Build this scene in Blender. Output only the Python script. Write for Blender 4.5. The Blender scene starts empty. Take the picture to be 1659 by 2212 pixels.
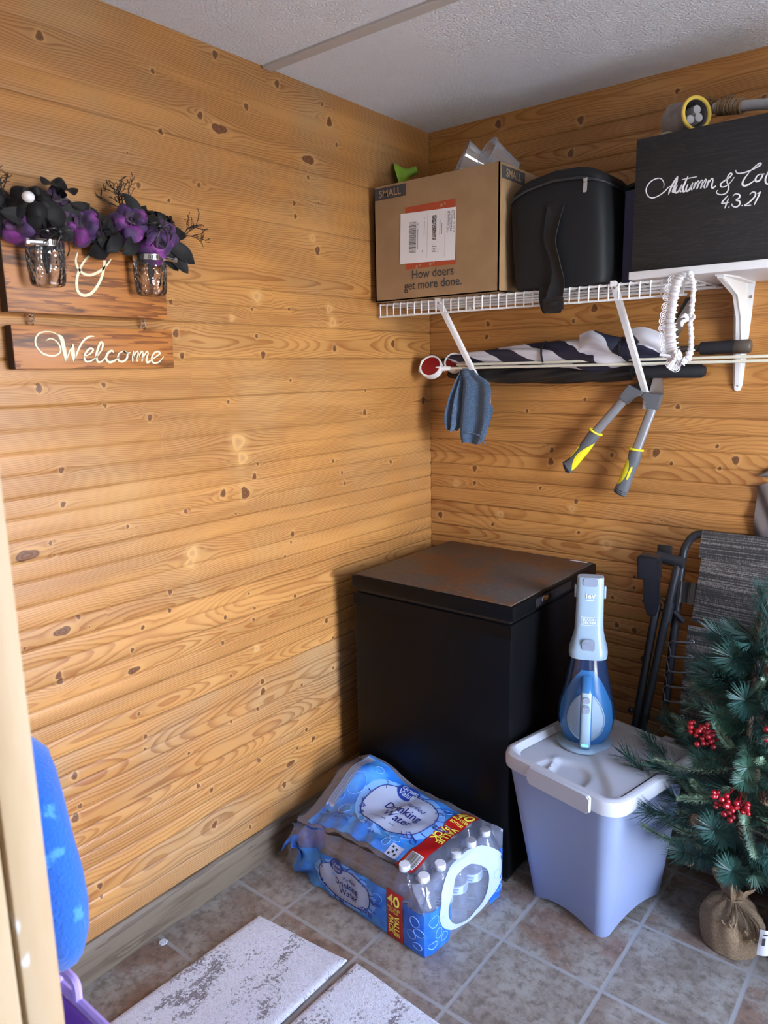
import bpy, bmesh, math, random
import numpy as np
from mathutils import Vector, Matrix
from math import sin, cos, pi, sqrt
V = Vector
scene = bpy.context.scene
C = scene.collection

# ------------------------------------------------------------------ camera, sky, lights, exposure
cam = bpy.data.objects.new('camera', bpy.data.cameras.new('camera'))
C.objects.link(cam)
yaw, pitch, roll = -0.67609, 0.19125, -0.01884
fw = V((sin(yaw)*cos(pitch), cos(yaw)*cos(pitch), -sin(pitch)))
r0 = V((cos(yaw), -sin(yaw), 0)); u0 = r0.cross(fw)
rt = cos(roll)*r0 + sin(roll)*u0; up = -sin(roll)*r0 + cos(roll)*u0
CAM = V((1.58653, -2.26474, 1.48050))
mw = Matrix((rt, up, -fw)).transposed().to_4x4(); mw.translation = CAM
cam.matrix_world = mw
cam.data.sensor_fit = 'HORIZONTAL'; cam.data.sensor_width = 36.0
cam.data.lens = 1596.47/1659*36.0
cam.data.clip_start = 0.02
cam.data.dof.use_dof = True; cam.data.dof.focus_distance = 2.3; cam.data.dof.aperture_fstop = 7.0
scene.camera = cam
scene.view_settings.view_transform = 'Standard'
scene.view_settings.look = 'None'
scene.view_settings.gamma = 1.0
scene.view_settings.use_curve_mapping = False
scene.view_settings.exposure = 0.17

w = bpy.data.worlds.new('sky'); scene.world = w; w.use_nodes = True
nt = w.node_tree; nt.nodes.clear()
tc = nt.nodes.new('ShaderNodeTexCoord'); sx = nt.nodes.new('ShaderNodeSeparateXYZ')
rp = nt.nodes.new('ShaderNodeValToRGB'); mr = nt.nodes.new('ShaderNodeMapRange')
bg = nt.nodes.new('ShaderNodeBackground'); wo = nt.nodes.new('ShaderNodeOutputWorld')
nt.links.new(tc.outputs['Generated'], sx.inputs[0]); nt.links.new(sx.outputs['Z'], mr.inputs['Value'])
mr.inputs['From Min'].default_value = -1; mr.inputs['From Max'].default_value = 1
nt.links.new(mr.outputs[0], rp.inputs[0]); nt.links.new(rp.outputs[0], bg.inputs[0]); nt.links.new(bg.outputs[0], wo.inputs[0])
el = rp.color_ramp.elements
el[0].position = 0.0; el[0].color = (0.16, 0.16, 0.165, 1)
el[1].position = 1.0; el[1].color = (0.10, 0.17, 0.36, 1)
for p, c in ((0.34, (0.20, 0.20, 0.205, 1)), (0.44, (0.36, 0.36, 0.36, 1)), (0.49, (0.85, 0.85, 0.84, 1)), (0.515, (1.35, 1.37, 1.4, 1)), (0.56, (0.92, 1.03, 1.22, 1)), (0.66, (0.50, 0.62, 0.93, 1)), (0.80, (0.26, 0.35, 0.60, 1))):
    e = el.new(p); e.color = c
SKY = 39.0
bg.inputs['Strength'].default_value = SKY

DY0, DY1, DZ0, DZ1, RX = -1.38, -0.74, 0.16, 1.98, 2.55      # the tall window opening in the right wall
FY, FX0, FX1 = -1.95, 0.87, 1.78                  # the inner doorway the picture is taken through
def area(name, loc, size, energy, col, target, portal=False):
    l = bpy.data.lights.new(name, 'AREA'); l.shape = 'RECTANGLE'; l.size, l.size_y = size
    l.energy = energy; l.color = col
    if portal: l.cycles.is_portal = True
    o = bpy.data.objects.new(name, l); C.objects.link(o); o.location = loc
    o.rotation_euler = (V(target) - V(loc)).to_track_quat('-Z', 'Z').to_euler()
    return o
area('window_daylight', (RX+0.09, (DY0+DY1)/2, (DZ0+DZ1)/2), (DY1-DY0, DZ1-DZ0), 1, (1, 1, 1), (0, (DY0+DY1)/2, (DZ0+DZ1)/2), True)
area('fill_light_next_room', (1.7, -3.0, 2.15), (0.9, 0.9), 2.5, (1.0, 0.97, 0.95), (1.6, -2.7, 0.0))  # added fill lamp behind the camera, not a known fixture

# ------------------------------------------------------------------ helpers
def link(name, me, parent=None):
    o = bpy.data.objects.new(name, me); C.objects.link(o)
    if parent: o.parent = parent
    return o
def wl(o):
    v = V((0, 0, 0))
    while o: v += o.location; o = o.parent
    return v
def tag(o, label=None, cat=None, group=None, kind=None):
    if label: o['label'] = label
    if cat: o['category'] = cat
    if group: o['group'] = group
    if kind: o['kind'] = kind
    return o
def thing(name, label, cat, loc, group=None):
    o = bpy.data.objects.new(name, None); C.objects.link(o); o.location = loc; o.empty_display_size = .05
    return tag(o, label, cat, group)
def part(name, bm, mat, parent=None, label=None, smooth=40, loc=None):
    """bm is in world coordinates; becomes one mesh object, a child of parent when given"""
    off = wl(parent) if parent else V(loc or (0, 0, 0))
    me = bpy.data.meshes.new(name)
    bmesh.ops.translate(bm, verts=bm.verts, vec=-off)
    bmesh.ops.recalc_face_normals(bm, faces=bm.faces)
    bm.to_mesh(me); bm.free()
    if smooth:
        me.shade_smooth(); me.set_sharp_from_angle(angle=math.radians(smooth))
    for m in (mat if isinstance(mat, (list, tuple)) else [mat]): me.materials.append(m)
    o = link(name, me, parent)
    if not parent: o.location = off
    if label: o['label'] = label
    return o
def solo(name, bm, mat, label, cat, loc, group=None, smooth=40):
    return tag(part(name, bm, mat, None, None, smooth, loc), label, cat, group)
def dup(o, parent=None, delta=(0, 0, 0)):
    c = o.copy(); C.objects.link(c)
    if parent: c.parent = parent
    c.location = o.location + V(delta)
    return c
B = bmesh.new
def frame(o, x, y=None, z=None):
    """matrix with origin o and axes"""
    x = V(x).normalized(); z = V(z).normalized() if z else x.cross(V(y)).normalized()
    y = z.cross(x).normalized(); x = y.cross(z)
    m = Matrix((x, y, z)).transposed().to_4x4(); m.translation = o
    return m
def box(bm, c, s, M=None, bev=0, seg=2):
    r = bmesh.ops.create_cube(bm, size=1); vs = r['verts']
    bmesh.ops.scale(bm, vec=s, verts=vs)
    if bev:
        es = list({e for v in vs for e in v.link_edges})
        g = bmesh.ops.bevel(bm, geom=es, offset=bev, segments=seg, profile=.5, affect='EDGES')
        vs = list({v for f in g['faces'] for v in f.verts} | {v for v in vs if v.is_valid})
    T = Matrix.Translation(c)
    bmesh.ops.transform(bm, matrix=(M @ T) if M else T, verts=vs)
    return bm
def box2(bm, a, b, M=None, bev=0):
    a, b = V(a), V(b)
    return box(bm, (a+b)/2, [abs(q) for q in (b-a)], M, bev)
def loft(bm, rings, closed=True, cap0=True, cap1=True, mi=0):
    vr = [[bm.verts.new(p) for p in r] for r in rings]
    n = len(vr[0]); fs = []
    for a, b in zip(vr, vr[1:]):
        for i in range(n if closed else n-1):
            j = (i+1) % n
            fs.append(bm.faces.new((a[i], a[j], b[j], b[i])))
    if cap0 and closed: fs.append(bm.faces.new(vr[0][::-1]))
    if cap1 and closed: fs.append(bm.faces.new(vr[-1]))
    for f in fs: f.material_index = mi
    return bm
def cr(pts, k=6):
    """Catmull-Rom through the points"""
    P = [V(p) for p in pts]; n = len(P); o = []
    for i in range(n-1):
        a, b, c, d = P[max(i-1, 0)], P[i], P[i+1], P[min(i+2, n-1)]
        for j in range(k):
            t = j/k
            o.append(.5*((2*b)+(c-a)*t+(2*a-5*b+4*c-d)*t*t+(3*b-a-3*c+d)*t**3))
    o.append(P[-1]); return o
def tube(bm, pts, r, n=10, cap=True, ry=None, ref=None, mi=0):
    P = [V(p) for p in pts]; m = len(P)
    R = r if isinstance(r, (list, tuple)) else [r]*m
    RY = ry if isinstance(ry, (list, tuple)) else ([ry]*m if ry else R)
    rings = []; x = None
    for i in range(m):
        t = (P[min(i+1, m-1)]-P[max(i-1, 0)]).normalized()
        if x is None:
            a = V(ref) if ref else (V((0, 0, 1)) if abs(t.z) < .9 else V((1, 0, 0)))
            x = (a - t*a.dot(t)).normalized()
        else: x = (x - t*x.dot(t)).normalized()
        y = t.cross(x)
        rings.append([P[i]+x*R[i]*cos(2*pi*k/n)+y*RY[i]*sin(2*pi*k/n) for k in range(n)])
    return loft(bm, rings, True, cap, cap, mi)
def lathe(bm, prof, M, n=24, cap0=False, cap1=False, mi=0):
    return loft(bm, [[M @ V((r*cos(2*pi*k/n), r*sin(2*pi*k/n), z)) for k in range(n)] for r, z in prof], True, cap0, cap1, mi)
def sheet(bm, fn, nu, nv, mi=0):
    vs = [[bm.verts.new(fn(i/nu, j/nv)) for j in range(nv+1)] for i in range(nu+1)]
    for i in range(nu):
        for j in range(nv):
            f = bm.faces.new((vs[i][j], vs[i+1][j], vs[i+1][j+1], vs[i][j+1])); f.material_index = mi
    return bm
def thick(bm, t):
    bmesh.ops.recalc_face_normals(bm, faces=bm.faces)
    bmesh.ops.solidify(bm, geom=bm.faces[:], thickness=t); return bm
def prism(bm, poly, d, M, bev=0):
    """extrude a 2-d outline by d along the frame's z"""
    a = [bm.verts.new(M @ V((p[0], p[1], 0))) for p in poly]; b = [bm.verts.new(M @ V((p[0], p[1], d))) for p in poly]
    n = len(poly); fs = [bm.faces.new(a[::-1]), bm.faces.new(b)]
    for i in range(n): fs.append(bm.faces.new((a[i], a[(i+1) % n], b[(i+1) % n], b[i])))
    if bev: bmesh.ops.bevel(bm, geom=list(fs[1].edges), offset=bev, segments=2, affect='EDGES')
    return bm
def rrect(w, h, r, n=5, cx=0, cy=0):
    o = []
    for qx, qy, a0 in ((1, 1, 0), (-1, 1, 90), (-1, -1, 180), (1, -1, 270)):
        for k in range(n+1):
            a = math.radians(a0+90*k/n); o.append((cx+qx*(w/2-r)+r*cos(a), cy+qy*(h/2-r)+r*sin(a)))
    return o
def sell(w, d, e=4, n=32):
    """superellipse outline"""
    o = []
    for k in range(n):
        a = 2*pi*k/n; c, s = cos(a), sin(a)
        o.append((math.copysign(abs(c)**(2/e), c)*w/2, math.copysign(abs(s)**(2/e), s)*d/2))
    return o
def torus(bm, c, ax, R, r, n=32, m=8, sq=1.0):
    M = frame(c, V(ax).orthogonal(), z=ax)
    pts = [M @ V((R*cos(2*pi*k/n), R*sq*sin(2*pi*k/n), 0)) for k in range(n)]
    rings = []
    for k in range(n):
        t = (pts[(k+1) % n]-pts[k-1]).normalized(); a = V(ax).normalized(); b = t.cross(a)
        rings.append([pts[k]+a*r*cos(2*pi*j/m)+b*r*sin(2*pi*j/m) for j in range(m)])
    return loft(bm, rings+[rings[0]], True, False, False)
def ball(bm, c, r, s=(1, 1, 1), sub=2, M=None):
    q = bmesh.ops.create_icosphere(bm, subdivisions=sub, radius=r)
    T = Matrix.Translation(c) @ (M if M else Matrix()) @ Matrix.Diagonal((*s, 1))
    bmesh.ops.transform(bm, matrix=T, verts=q['verts']); return bm
def stroke(bm, pts, wd, place, th=.0008, k=6):
    """raised pen stroke: 2-d points with a width, put on a surface by place(x, y, height)"""
    P = cr([(p[0], p[1], 0) for p in pts], k); m = len(P); a, b = [], []
    for i in range(m):
        t = (P[min(i+1, m-1)]-P[max(i-1, 0)]); t = t.normalized() if t.length else V((1, 0, 0))
        nn = V((-t.y, t.x, 0))*wd/2*(.45+.55*min(1, 4*i/m, 4*(m-1-i)/m)); a.append(P[i]+nn); b.append(P[i]-nn)
    rings = [[place(q.x, q.y, 0), place(q.x, q.y, th), place(s.x, s.y, th), place(s.x, s.y, 0)] for q, s in zip(a, b)]
    return loft(bm, rings)
_txt = {}
def text(bm, s, size, place, off=0.0, sx=1.0, al='CENTER', mi=0, shear=0):
    key = (s, off, al, shear)
    if key not in _txt:
        cu = bpy.data.curves.new('lettering', 'FONT'); cu.body = s; cu.size = 1; cu.align_x = al; cu.align_y = 'CENTER'
        cu.offset = off; cu.resolution_u = 3; cu.shear = shear; cu.space_line = .85
        o = bpy.data.objects.new('lettering', cu); C.objects.link(o)
        me = bpy.data.meshes.new_from_object(o.evaluated_get(bpy.context.evaluated_depsgraph_get()))
        _txt[key] = ([v.co.copy() for v in me.vertices], [tuple(p.vertices) for p in me.polygons])
        bpy.data.objects.remove(o); bpy.data.curves.remove(cu); bpy.data.meshes.remove(me)
    vs, fs = _txt[key]
    nv = [bm.verts.new(place(v.x*size*sx, v.y*size)) for v in vs]
    for f in fs:
        try: bm.faces.new([nv[i] for i in f]).material_index = mi
        except ValueError: pass
    return bm
def onplane(o, x, y):
    o, x, y = V(o), V(x).normalized(), V(y).normalized()
    return lambda a, b, h=0: o+x*a+y*b+x.cross(y)*h

# ------------------------------------------------------------------ materials
def nn(t, kind, **kw):
    n = t.nodes.new('ShaderNode'+kind)
    for k, v in kw.items():
        if k in n.inputs: n.inputs[k].default_value = v
        else: setattr(n, k, v)
    return n
def newmat(name):
    m = bpy.data.materials.new(name); m.use_nodes = True; t = m.node_tree
    return m, t, t.nodes['Principled BSDF']
def mathn(t, op, a, b=None, c=None):
    n = nn(t, 'Math', operation=op)
    for i, v in enumerate((a, b, c)):
        if v is None: continue
        if isinstance(v, (int, float)): n.inputs[i].default_value = v
        else: t.links.new(v, n.inputs[i])
    return n.outputs[0]
def mixc(t, f, a, b, bt='MIX'):
    n = nn(t, 'Mix', data_type='RGBA', blend_type=bt)
    for i, v in ((0, f), (6, a), (7, b)):
        if isinstance(v, (int, float)): n.inputs[i].default_value = v
        elif isinstance(v, (tuple, list)): n.inputs[i].default_value = (*v, 1)
        else: t.links.new(v, n.inputs[i])
    return n.outputs[2]
def sstep(t, v, a, b):
    n = nn(t, 'MapRange', interpolation_type='SMOOTHSTEP'); t.links.new(v, n.inputs['Value'])
    n.inputs['From Min'].default_value = a; n.inputs['From Max'].default_value = b
    return n.outputs[0]
def ocoord(t, scale=(1, 1, 1)):
    c = nn(t, 'TexCoord'); m = nn(t, 'Mapping'); m.inputs['Scale'].default_value = scale
    t.links.new(c.outputs['Object'], m.inputs[0]); return m.outputs[0]
def noise(t, co, sc, det=3, rough=.55):
    n = nn(t, 'TexNoise', Scale=sc, Detail=det, Roughness=rough); t.links.new(co, n.inputs['Vector']); return n.outputs[0]
def bumpn(t, p, h, s, d=.002):
    b = nn(t, 'Bump', Strength=s, Distance=d); t.links.new(h, b.inputs['Height']); t.links.new(b.outputs[0], p.inputs['Normal']); return b
def M(name, col, rough=.5, metal=0, var=None, bump=None, scale=(1, 1, 1), spec=.5, sheen=0, alpha=1, coat=0, sss=0, emit=None, trans=0):
    """plain procedural material: var=(noise scale, colour 2[, lo, hi]); bump=(noise scale, strength, distance)"""
    m, t, p = newmat(name)
    p.inputs['Base Color'].default_value = (*col, 1); p.inputs['Roughness'].default_value = rough
    p.inputs['Metallic'].default_value = metal; p.inputs['Specular IOR Level'].default_value = spec
    p.inputs['Sheen Weight'].default_value = sheen; p.inputs['Alpha'].default_value = alpha
    p.inputs['Coat Weight'].default_value = coat; p.inputs['Transmission Weight'].default_value = trans
    if sss: p.inputs['Subsurface Weight'].default_value = sss; p.inputs['Subsurface Radius'].default_value = (.02, .02, .02)
    if emit: p.inputs['Emission Color'].default_value = (*emit[0], 1); p.inputs['Emission Strength'].default_value = emit[1]
    co = ocoord(t, scale) if (var or bump) else None
    if var:
        f = sstep(t, noise(t, co, var[0], 4), *(var[2:4] if len(var) > 2 else (.35, .65)))
        t.links.new(mixc(t, f, col, var[1]), p.inputs['Base Color'])
    if bump: bumpn(t, p, noise(t, co, bump[0], 3), bump[1], bump[2])
    return m
def clear(name, tint=(1, 1, 1), gloss=.12, rough=.06, body=0.0, bodycol=(.8, .9, 1), bump=None, ior=1.45):
    """thin clear plastic or glass: see-through with a fresnel sheen and a little milky body"""
    m, t, p = newmat(name); t.nodes.remove(p)
    out = t.nodes['Material Output']
    tr = nn(t, 'BsdfTransparent', Color=(*tint, 1)); gl = nn(t, 'BsdfGlossy', Roughness=rough)
    gl.inputs['Color'].default_value = (1, 1, 1, 1)
    fr = nn(t, 'Fresnel', IOR=ior); f = mathn(t, 'ADD', fr.outputs[0], gloss)
    mx = nn(t, 'MixShader'); t.links.new(f, mx.inputs[0]); t.links.new(tr.outputs[0], mx.inputs[1]); t.links.new(gl.outputs[0], mx.inputs[2])
    o = mx.outputs[0]
    if body:
        df = nn(t, 'BsdfDiffuse', Color=(*bodycol, 1)); m2 = nn(t, 'MixShader', Fac=body)
        t.links.new(o, m2.inputs[1]); t.links.new(df.outputs[0], m2.inputs[2]); o = m2.outputs[0]
    if bump:
        b = nn(t, 'Bump', Strength=bump[1], Distance=bump[2]); t.links.new(noise(t, ocoord(t), bump[0], 3), b.inputs['Height'])
        t.links.new(b.outputs[0], gl.inputs['Normal']); t.links.new(b.outputs[0], fr.inputs['Normal'])
    t.links.new(o, out.inputs[0]); return m

def pine_panel(name, along, light=(.555, .274, .083), dark=(.27, .088, .016)):
    """varnished knotty pine: growth rings and knots come from the mesh's ring field"""
    m, t, p = newmat(name)
    a = nn(t, 'Attribute', attribute_name='wf'); s = nn(t, 'SeparateXYZ'); t.links.new(a.outputs['Vector'], s.inputs[0])
    k2 = nn(t, 'Attribute', attribute_name='wk')
    lo = {'x': (3, 160, 160), 'y': (160, 3, 160)}[along]; md = {'x': (1.3, 14, 14), 'y': (14, 1.3, 14)}[along]
    fine = noise(t, ocoord(t, lo), 1, 3); broad = noise(t, ocoord(t, md), 1, 4); mot = noise(t, ocoord(t), 3.0, 3)
    ring = mathn(t, 'ADD', s.outputs[0], mathn(t, 'MULTIPLY', mathn(t, 'SUBTRACT', fine, .5), .22))
    fr = mathn(t, 'FRACT', ring)
    line = mathn(t, 'MULTIPLY', sstep(t, fr, .38, .9), mathn(t, 'SUBTRACT', 1, sstep(t, fr, .92, 1.0)))
    amt = mathn(t, 'MULTIPLY', line, sstep(t, broad, .18, .6))
    base = mixc(t, sstep(t, broad, .3, .7), light, tuple(c*.68 for c in light))
    base = mixc(t, mathn(t, 'MULTIPLY', s.outputs[2], .38), base, (.46, .195, .045))
    base = mixc(t, mathn(t, 'MULTIPLY', sstep(t, mot, .5, .75), .3), base, (.66, .40, .16))
    wear = mathn(t, 'MULTIPLY', mathn(t, 'MULTIPLY', sstep(t, mot, .38, .68), sstep(t, s.outputs[2], .15, .9)), .55 if along == 'y' else .15)    # boards worn grey in patches
    base = mixc(t, wear, base, (.33, .235, .135)); dk = mixc(t, wear, dark, (.15, .085, .042))
    c = mixc(t, mathn(t, 'MULTIPLY', amt, .85), base, dk)
    c = mixc(t, mathn(t, 'MULTIPLY', sstep(t, fine, .55, .8), .22), c, (.34, .14, .035))
    k = s.outputs[1]
    isl = k2.outputs['Fac']
    sg = nn(t, 'Attribute', attribute_name='wg')
    c = mixc(t, mathn(t, 'MULTIPLY', sg.outputs['Fac'], .78), c, (.13, .05, .014))
    halo = mathn(t, 'MULTIPLY', mathn(t, 'SUBTRACT', 1, sstep(t, k, 1.0, 2.2)), .28)
    c = mixc(t, halo, c, (.68, .40, .15))
    kr = nn(t, 'ValToRGB'); t.links.new(mathn(t, 'MULTIPLY', k, .8), kr.inputs[0])
    e = kr.color_ramp.elements
    e[0].position = 0; e[0].color = (.16, .06, .02, 1); e[1].position = .86; e[1].color = (.30, .12, .035, 1)
    for ps, cl in ((.18, (.20, .075, .026, 1)), (.38, (.09, .032, .012, 1)), (.52, (.22, .085, .03, 1)), (.72, (.05, .019, .008, 1))):
        q = e.new(ps); q.color = cl
    lightk = mixc(t, sstep(t, k, .1, .9), (.46, .24, .10), (.60, .34, .125))
    kc = mixc(t, isl, kr.outputs[0], lightk)
    c = mixc(t, mathn(t, 'SUBTRACT', 1, sstep(t, k, .80, 1.15)), c, kc)
    t.links.new(c, p.inputs['Base Color'])
    t.links.new(mathn(t, 'ADD', .30, mathn(t, 'MULTIPLY', broad, .22)), p.inputs['Roughness'])
    h = mathn(t, 'SUBTRACT', fine, mathn(t, 'MULTIPLY', amt, .5))
    bumpn(t, p, h, .25, .0012)
    return m
def wood(name, light, dark, along='x', freq=60, rough=.5, burn=None):
    m, t, p = newmat(name)
    sc = {'x': (2, 26, 26), 'y': (26, 2, 26), 'z': (26, 26, 2)}[along]
    n1 = noise(t, ocoord(t, sc), 1, 4); fl = {'x': (6, 300, 300), 'y': (300, 6, 300), 'z': (300, 300, 6)}[along]
    n2 = noise(t, ocoord(t, fl), 1, 2)
    fr = mathn(t, 'FRACT', mathn(t, 'MULTIPLY', n1, freq/6))
    c = mixc(t, sstep(t, fr, .4, .95), light, dark); c = mixc(t, mathn(t, 'MULTIPLY', sstep(t, n2, .5, .8), .35), c, dark)
    if burn:
        sb = {'x': (4, 34, 34), 'y': (34, 4, 34), 'z': (34, 34, 4)}[along]
        c = mixc(t, sstep(t, noise(t, ocoord(t, sb), 1, 3), .50, .68), c, burn)
    t.links.new(c, p.inputs['Base Color']); p.inputs['Roughness'].default_value = rough
    bumpn(t, p, n2, .3, .001); return m

PINE_L = pine_panel('knotty_pine_left', 'y'); PINE_B = pine_panel('knotty_pine_back', 'x', (.54, .255, .072), (.27, .09, .018))
PINE = wood('plain_pine', (.5, .25, .08), (.33, .13, .03), 'y')
JAMB = wood('pale_jamb_wood', (.62, .45, .27), (.55, .37, .20), 'z', 30, .55)
BASEB = wood('worn_baseboard', (.155, .115, .075), (.095, .066, .04), 'y', 26, .6)
WHITE = M('white_coat', (.80, .81, .82), .35)
WMEL = M('white_board', (.82, .83, .85), .4)
CARD = M('cardboard', (.36, .225, .115), .85, var=(9, (.31, .19, .095)), bump=(300, .15, .0005))
INK = M('grey_print', (.06, .055, .055), .8)
CARDTXT = M('bare_cardboard_letters', (.40, .26, .14), .85)
ORANGE = M('orange_print', (.42, .07, .022), .8)
LABELW = M('white_label', (.80, .80, .82), .5)
BLACKINK = M('black_ink', (.015, .015, .017), .6)
NYLON = M('black_nylon', (.010, .011, .013), .62, bump=(900, .35, .0006), sheen=.0, spec=.3)
WEB = M('black_webbing', (.012, .013, .015), .6, bump=(700, .5, .001), spec=.35)
BPLAS = M('black_plastic', (.012, .012, .014), .38)
CHROME = M('bright_metal', (.75, .75, .76), .18, 1)
STEEL = M('brushed_steel', (.42, .40, .38), .38, 1)
SIGNBLK = None
# ------------------------------------------------------------------ the room
H = 2.2795
KL = [(-1387,2164,11,0),(-928,2261,11,0),(-718,2248,11,0),(-1106,2044,8,0),(-1117,2172,7,0),(-509,2197,11,0),(-1202,1978,4,0),(-983,2107,6,0),(-1466,1451,9,0),(-1313,1456,7,0),(-1314,1409,6,0),(-1197,1374,9,0),(-950,1401,6,0),(-379,1340,11,0),(-371,1411,6,0),(-44,1365,14,0),(-1434,1272,8,0),(-1439,1195,8,0),(-986,1155,12,0),(-908,1145,19,0),(-871,1187,10,0),(-855,1222,6,0),(-923,1290,24,1),(-911,1244,18,1),(-540,1196,7,0),(-244,1162,9,0),(-500,1154,7,0),(-488,1117,8,0),(-1111,1125,7,0),(-1283,1116,6,0),(-1477,1113,6,0),(-1533,1096,16,2),(-1469,1083,4,0),(-1265,1087,4,0),(-946,1092,5,0),(-732,994,10,0),(-739,970,6,0),(-765,931,6,0),(-1100,1011,17,1),(-1108,987,15,1),(-1177,923,8,0),(-1183,875,7,0),(-1265,853,7,0),(-1429,927,7,0),(-1470,904,13,2),(-1406,896,4,0),(-1560,891,5,0),(-1300,804,7,0),(-1491,803,10,0),(-1488,788,9,0),(-1301,750,11,2),(-897,804,6,0),(-903,771,7,0),(-1005,806,7,0),(-1018,735,7,0),(-897,680,10,1),(-998,630,6,0),(-882,571,10,0),(-882,539,12,0),(-1297,632,6,0),(-733,799,7,0),(-915,853,5,0),(-597,680,10,0),(-567,612,7,0),(-572,508,7,0),(-1005,492,6,0),(-720,501,7,0),(-904,492,7,0),(-678,298,11,0),(-708,343,8,0),(-1284,564,7,0),(-1288,530,6,0),(-1157,461,6,0),(-752,297,7,0),(-911,327,8,0),(-813,200,11,0),(-1135,352,8,0),(-1092,318,8,0),(-1089,207,12,0),(-960,131,7,0),(-785,259,11,2),(-1479,545,10,0),(-1474,464,7,0),(-1488,439,12,0),(-1445,230,9,0),(-1443,198,6,0),(-833,2163,10,0),(-986,2107,10,0),(-929,2088,15,2),(-509,2199,14,0),(-539,2240,7,0),(-603,2077,15,2),(-608,2029,7,0),(-481,2142,7,0),(-1003,1942,7,0),(-669,1949,8,0),(-667,1914,8,0),(-567,1964,5,0),(-599,1863,11,1),(-579,1830,13,0),(-837,1576,7,0),(-815,1526,11,0),(-517,1545,11,0),(-221,1564,13,0),(-848,1648,6,0),(-705,1655,6,0),(-535,1664,13,1),(-522,1624,16,1),(-830,1683,15,1),(-921,1622,8,1),(-713,1452,6,0),(-1179,1912,8,0),(-1002,1941,6,0),(-1096,1891,6,0),(-1111,1652,7,0),(-1104,1577,11,0),(-1089,1523,9,0),(-1467,1460,6,0)]
KB = [(274,2252,14,0),(558,2206,13,0),(529,2118,13,0),(841,2223,8,0),(1065,2157,7,0),(622,1653,13,0),(554,1618,8,0),(242,1625,10,0),(237,1582,9,0),(600,1373,7,0),(396,1332,7,0),(891,1354,9,0),(491,1205,10,0),(834,1215,14,0),(1008,1243,7,0),(1060,1206,13,0),(881,1185,7,0),(1018,1179,7,0),(488,1166,13,0),(696,1200,8,0),(191,1123,12,0),(191,1070,9,0),(452,1074,7,0),(581,1040,9,0),(41,937,13,0),(299,966,13,1),(268,926,8,0),(569,1014,11,1),(594,937,7,0),(691,909,18,1),(112,1062,12,1),(861,1008,5,0),(786,815,7,0),(787,780,7,0),(718,735,7,0),(816,742,6,0),(794,638,11,0),(736,645,10,0)]
GL = [(2.19, .25), (2.10, .15), (2.045, .5), (1.955, .2), (1.885, .5), (1.82, .15), (1.7035, .7), (1.655, .4), (1.6065, .8), (1.515, .8), (1.465, .2), (1.4152, .6),
      (1.366, .2), (1.317, .35), (1.27, .25), (1.2228, .5), (1.1778, .45), (1.1308, .4), (1.0835, .6), (1.036, .5), (.9805, .6)] + \
     [(z, s) for z, s in zip((.9285, .8817, .8399, .7873, .7371, .6935, .65, .6047, .5559, .525, .4932, .4493, .3996, .36, .3328, .29, .245, .2, .15), (.5, .8, .5, .9, .6, .9, .5, 1, .6, .4, .9, .6, .9, .5, .8, .6, .8, .6, .8))]
GB = [(2.2277, .25), (2.1822, .7), (2.135, .6), (2.088, .5), (2.042, .7), (1.995, .5), (1.95, .7), (1.903, .5), (1.857, .7), (1.81, .6), (1.763, .7), (1.716, .5), (1.67, .4), (1.6056, .7), (1.558, .2), (1.5432, .4), (1.497, .3), (1.4185, .8), (1.3663, .6),
      (1.3239, .8), (1.2762, .8), (1.2246, .8), (1.1779, .6), (1.1343, .7), (1.0888, .8), (1.0447, .7), (.9914, .9), (.9521, .6), (.9018, .9), (.8565, .9)] + [(.8565-.0466*k, .9 if k % 2 else .7) for k in range(1, 18)]
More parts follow.
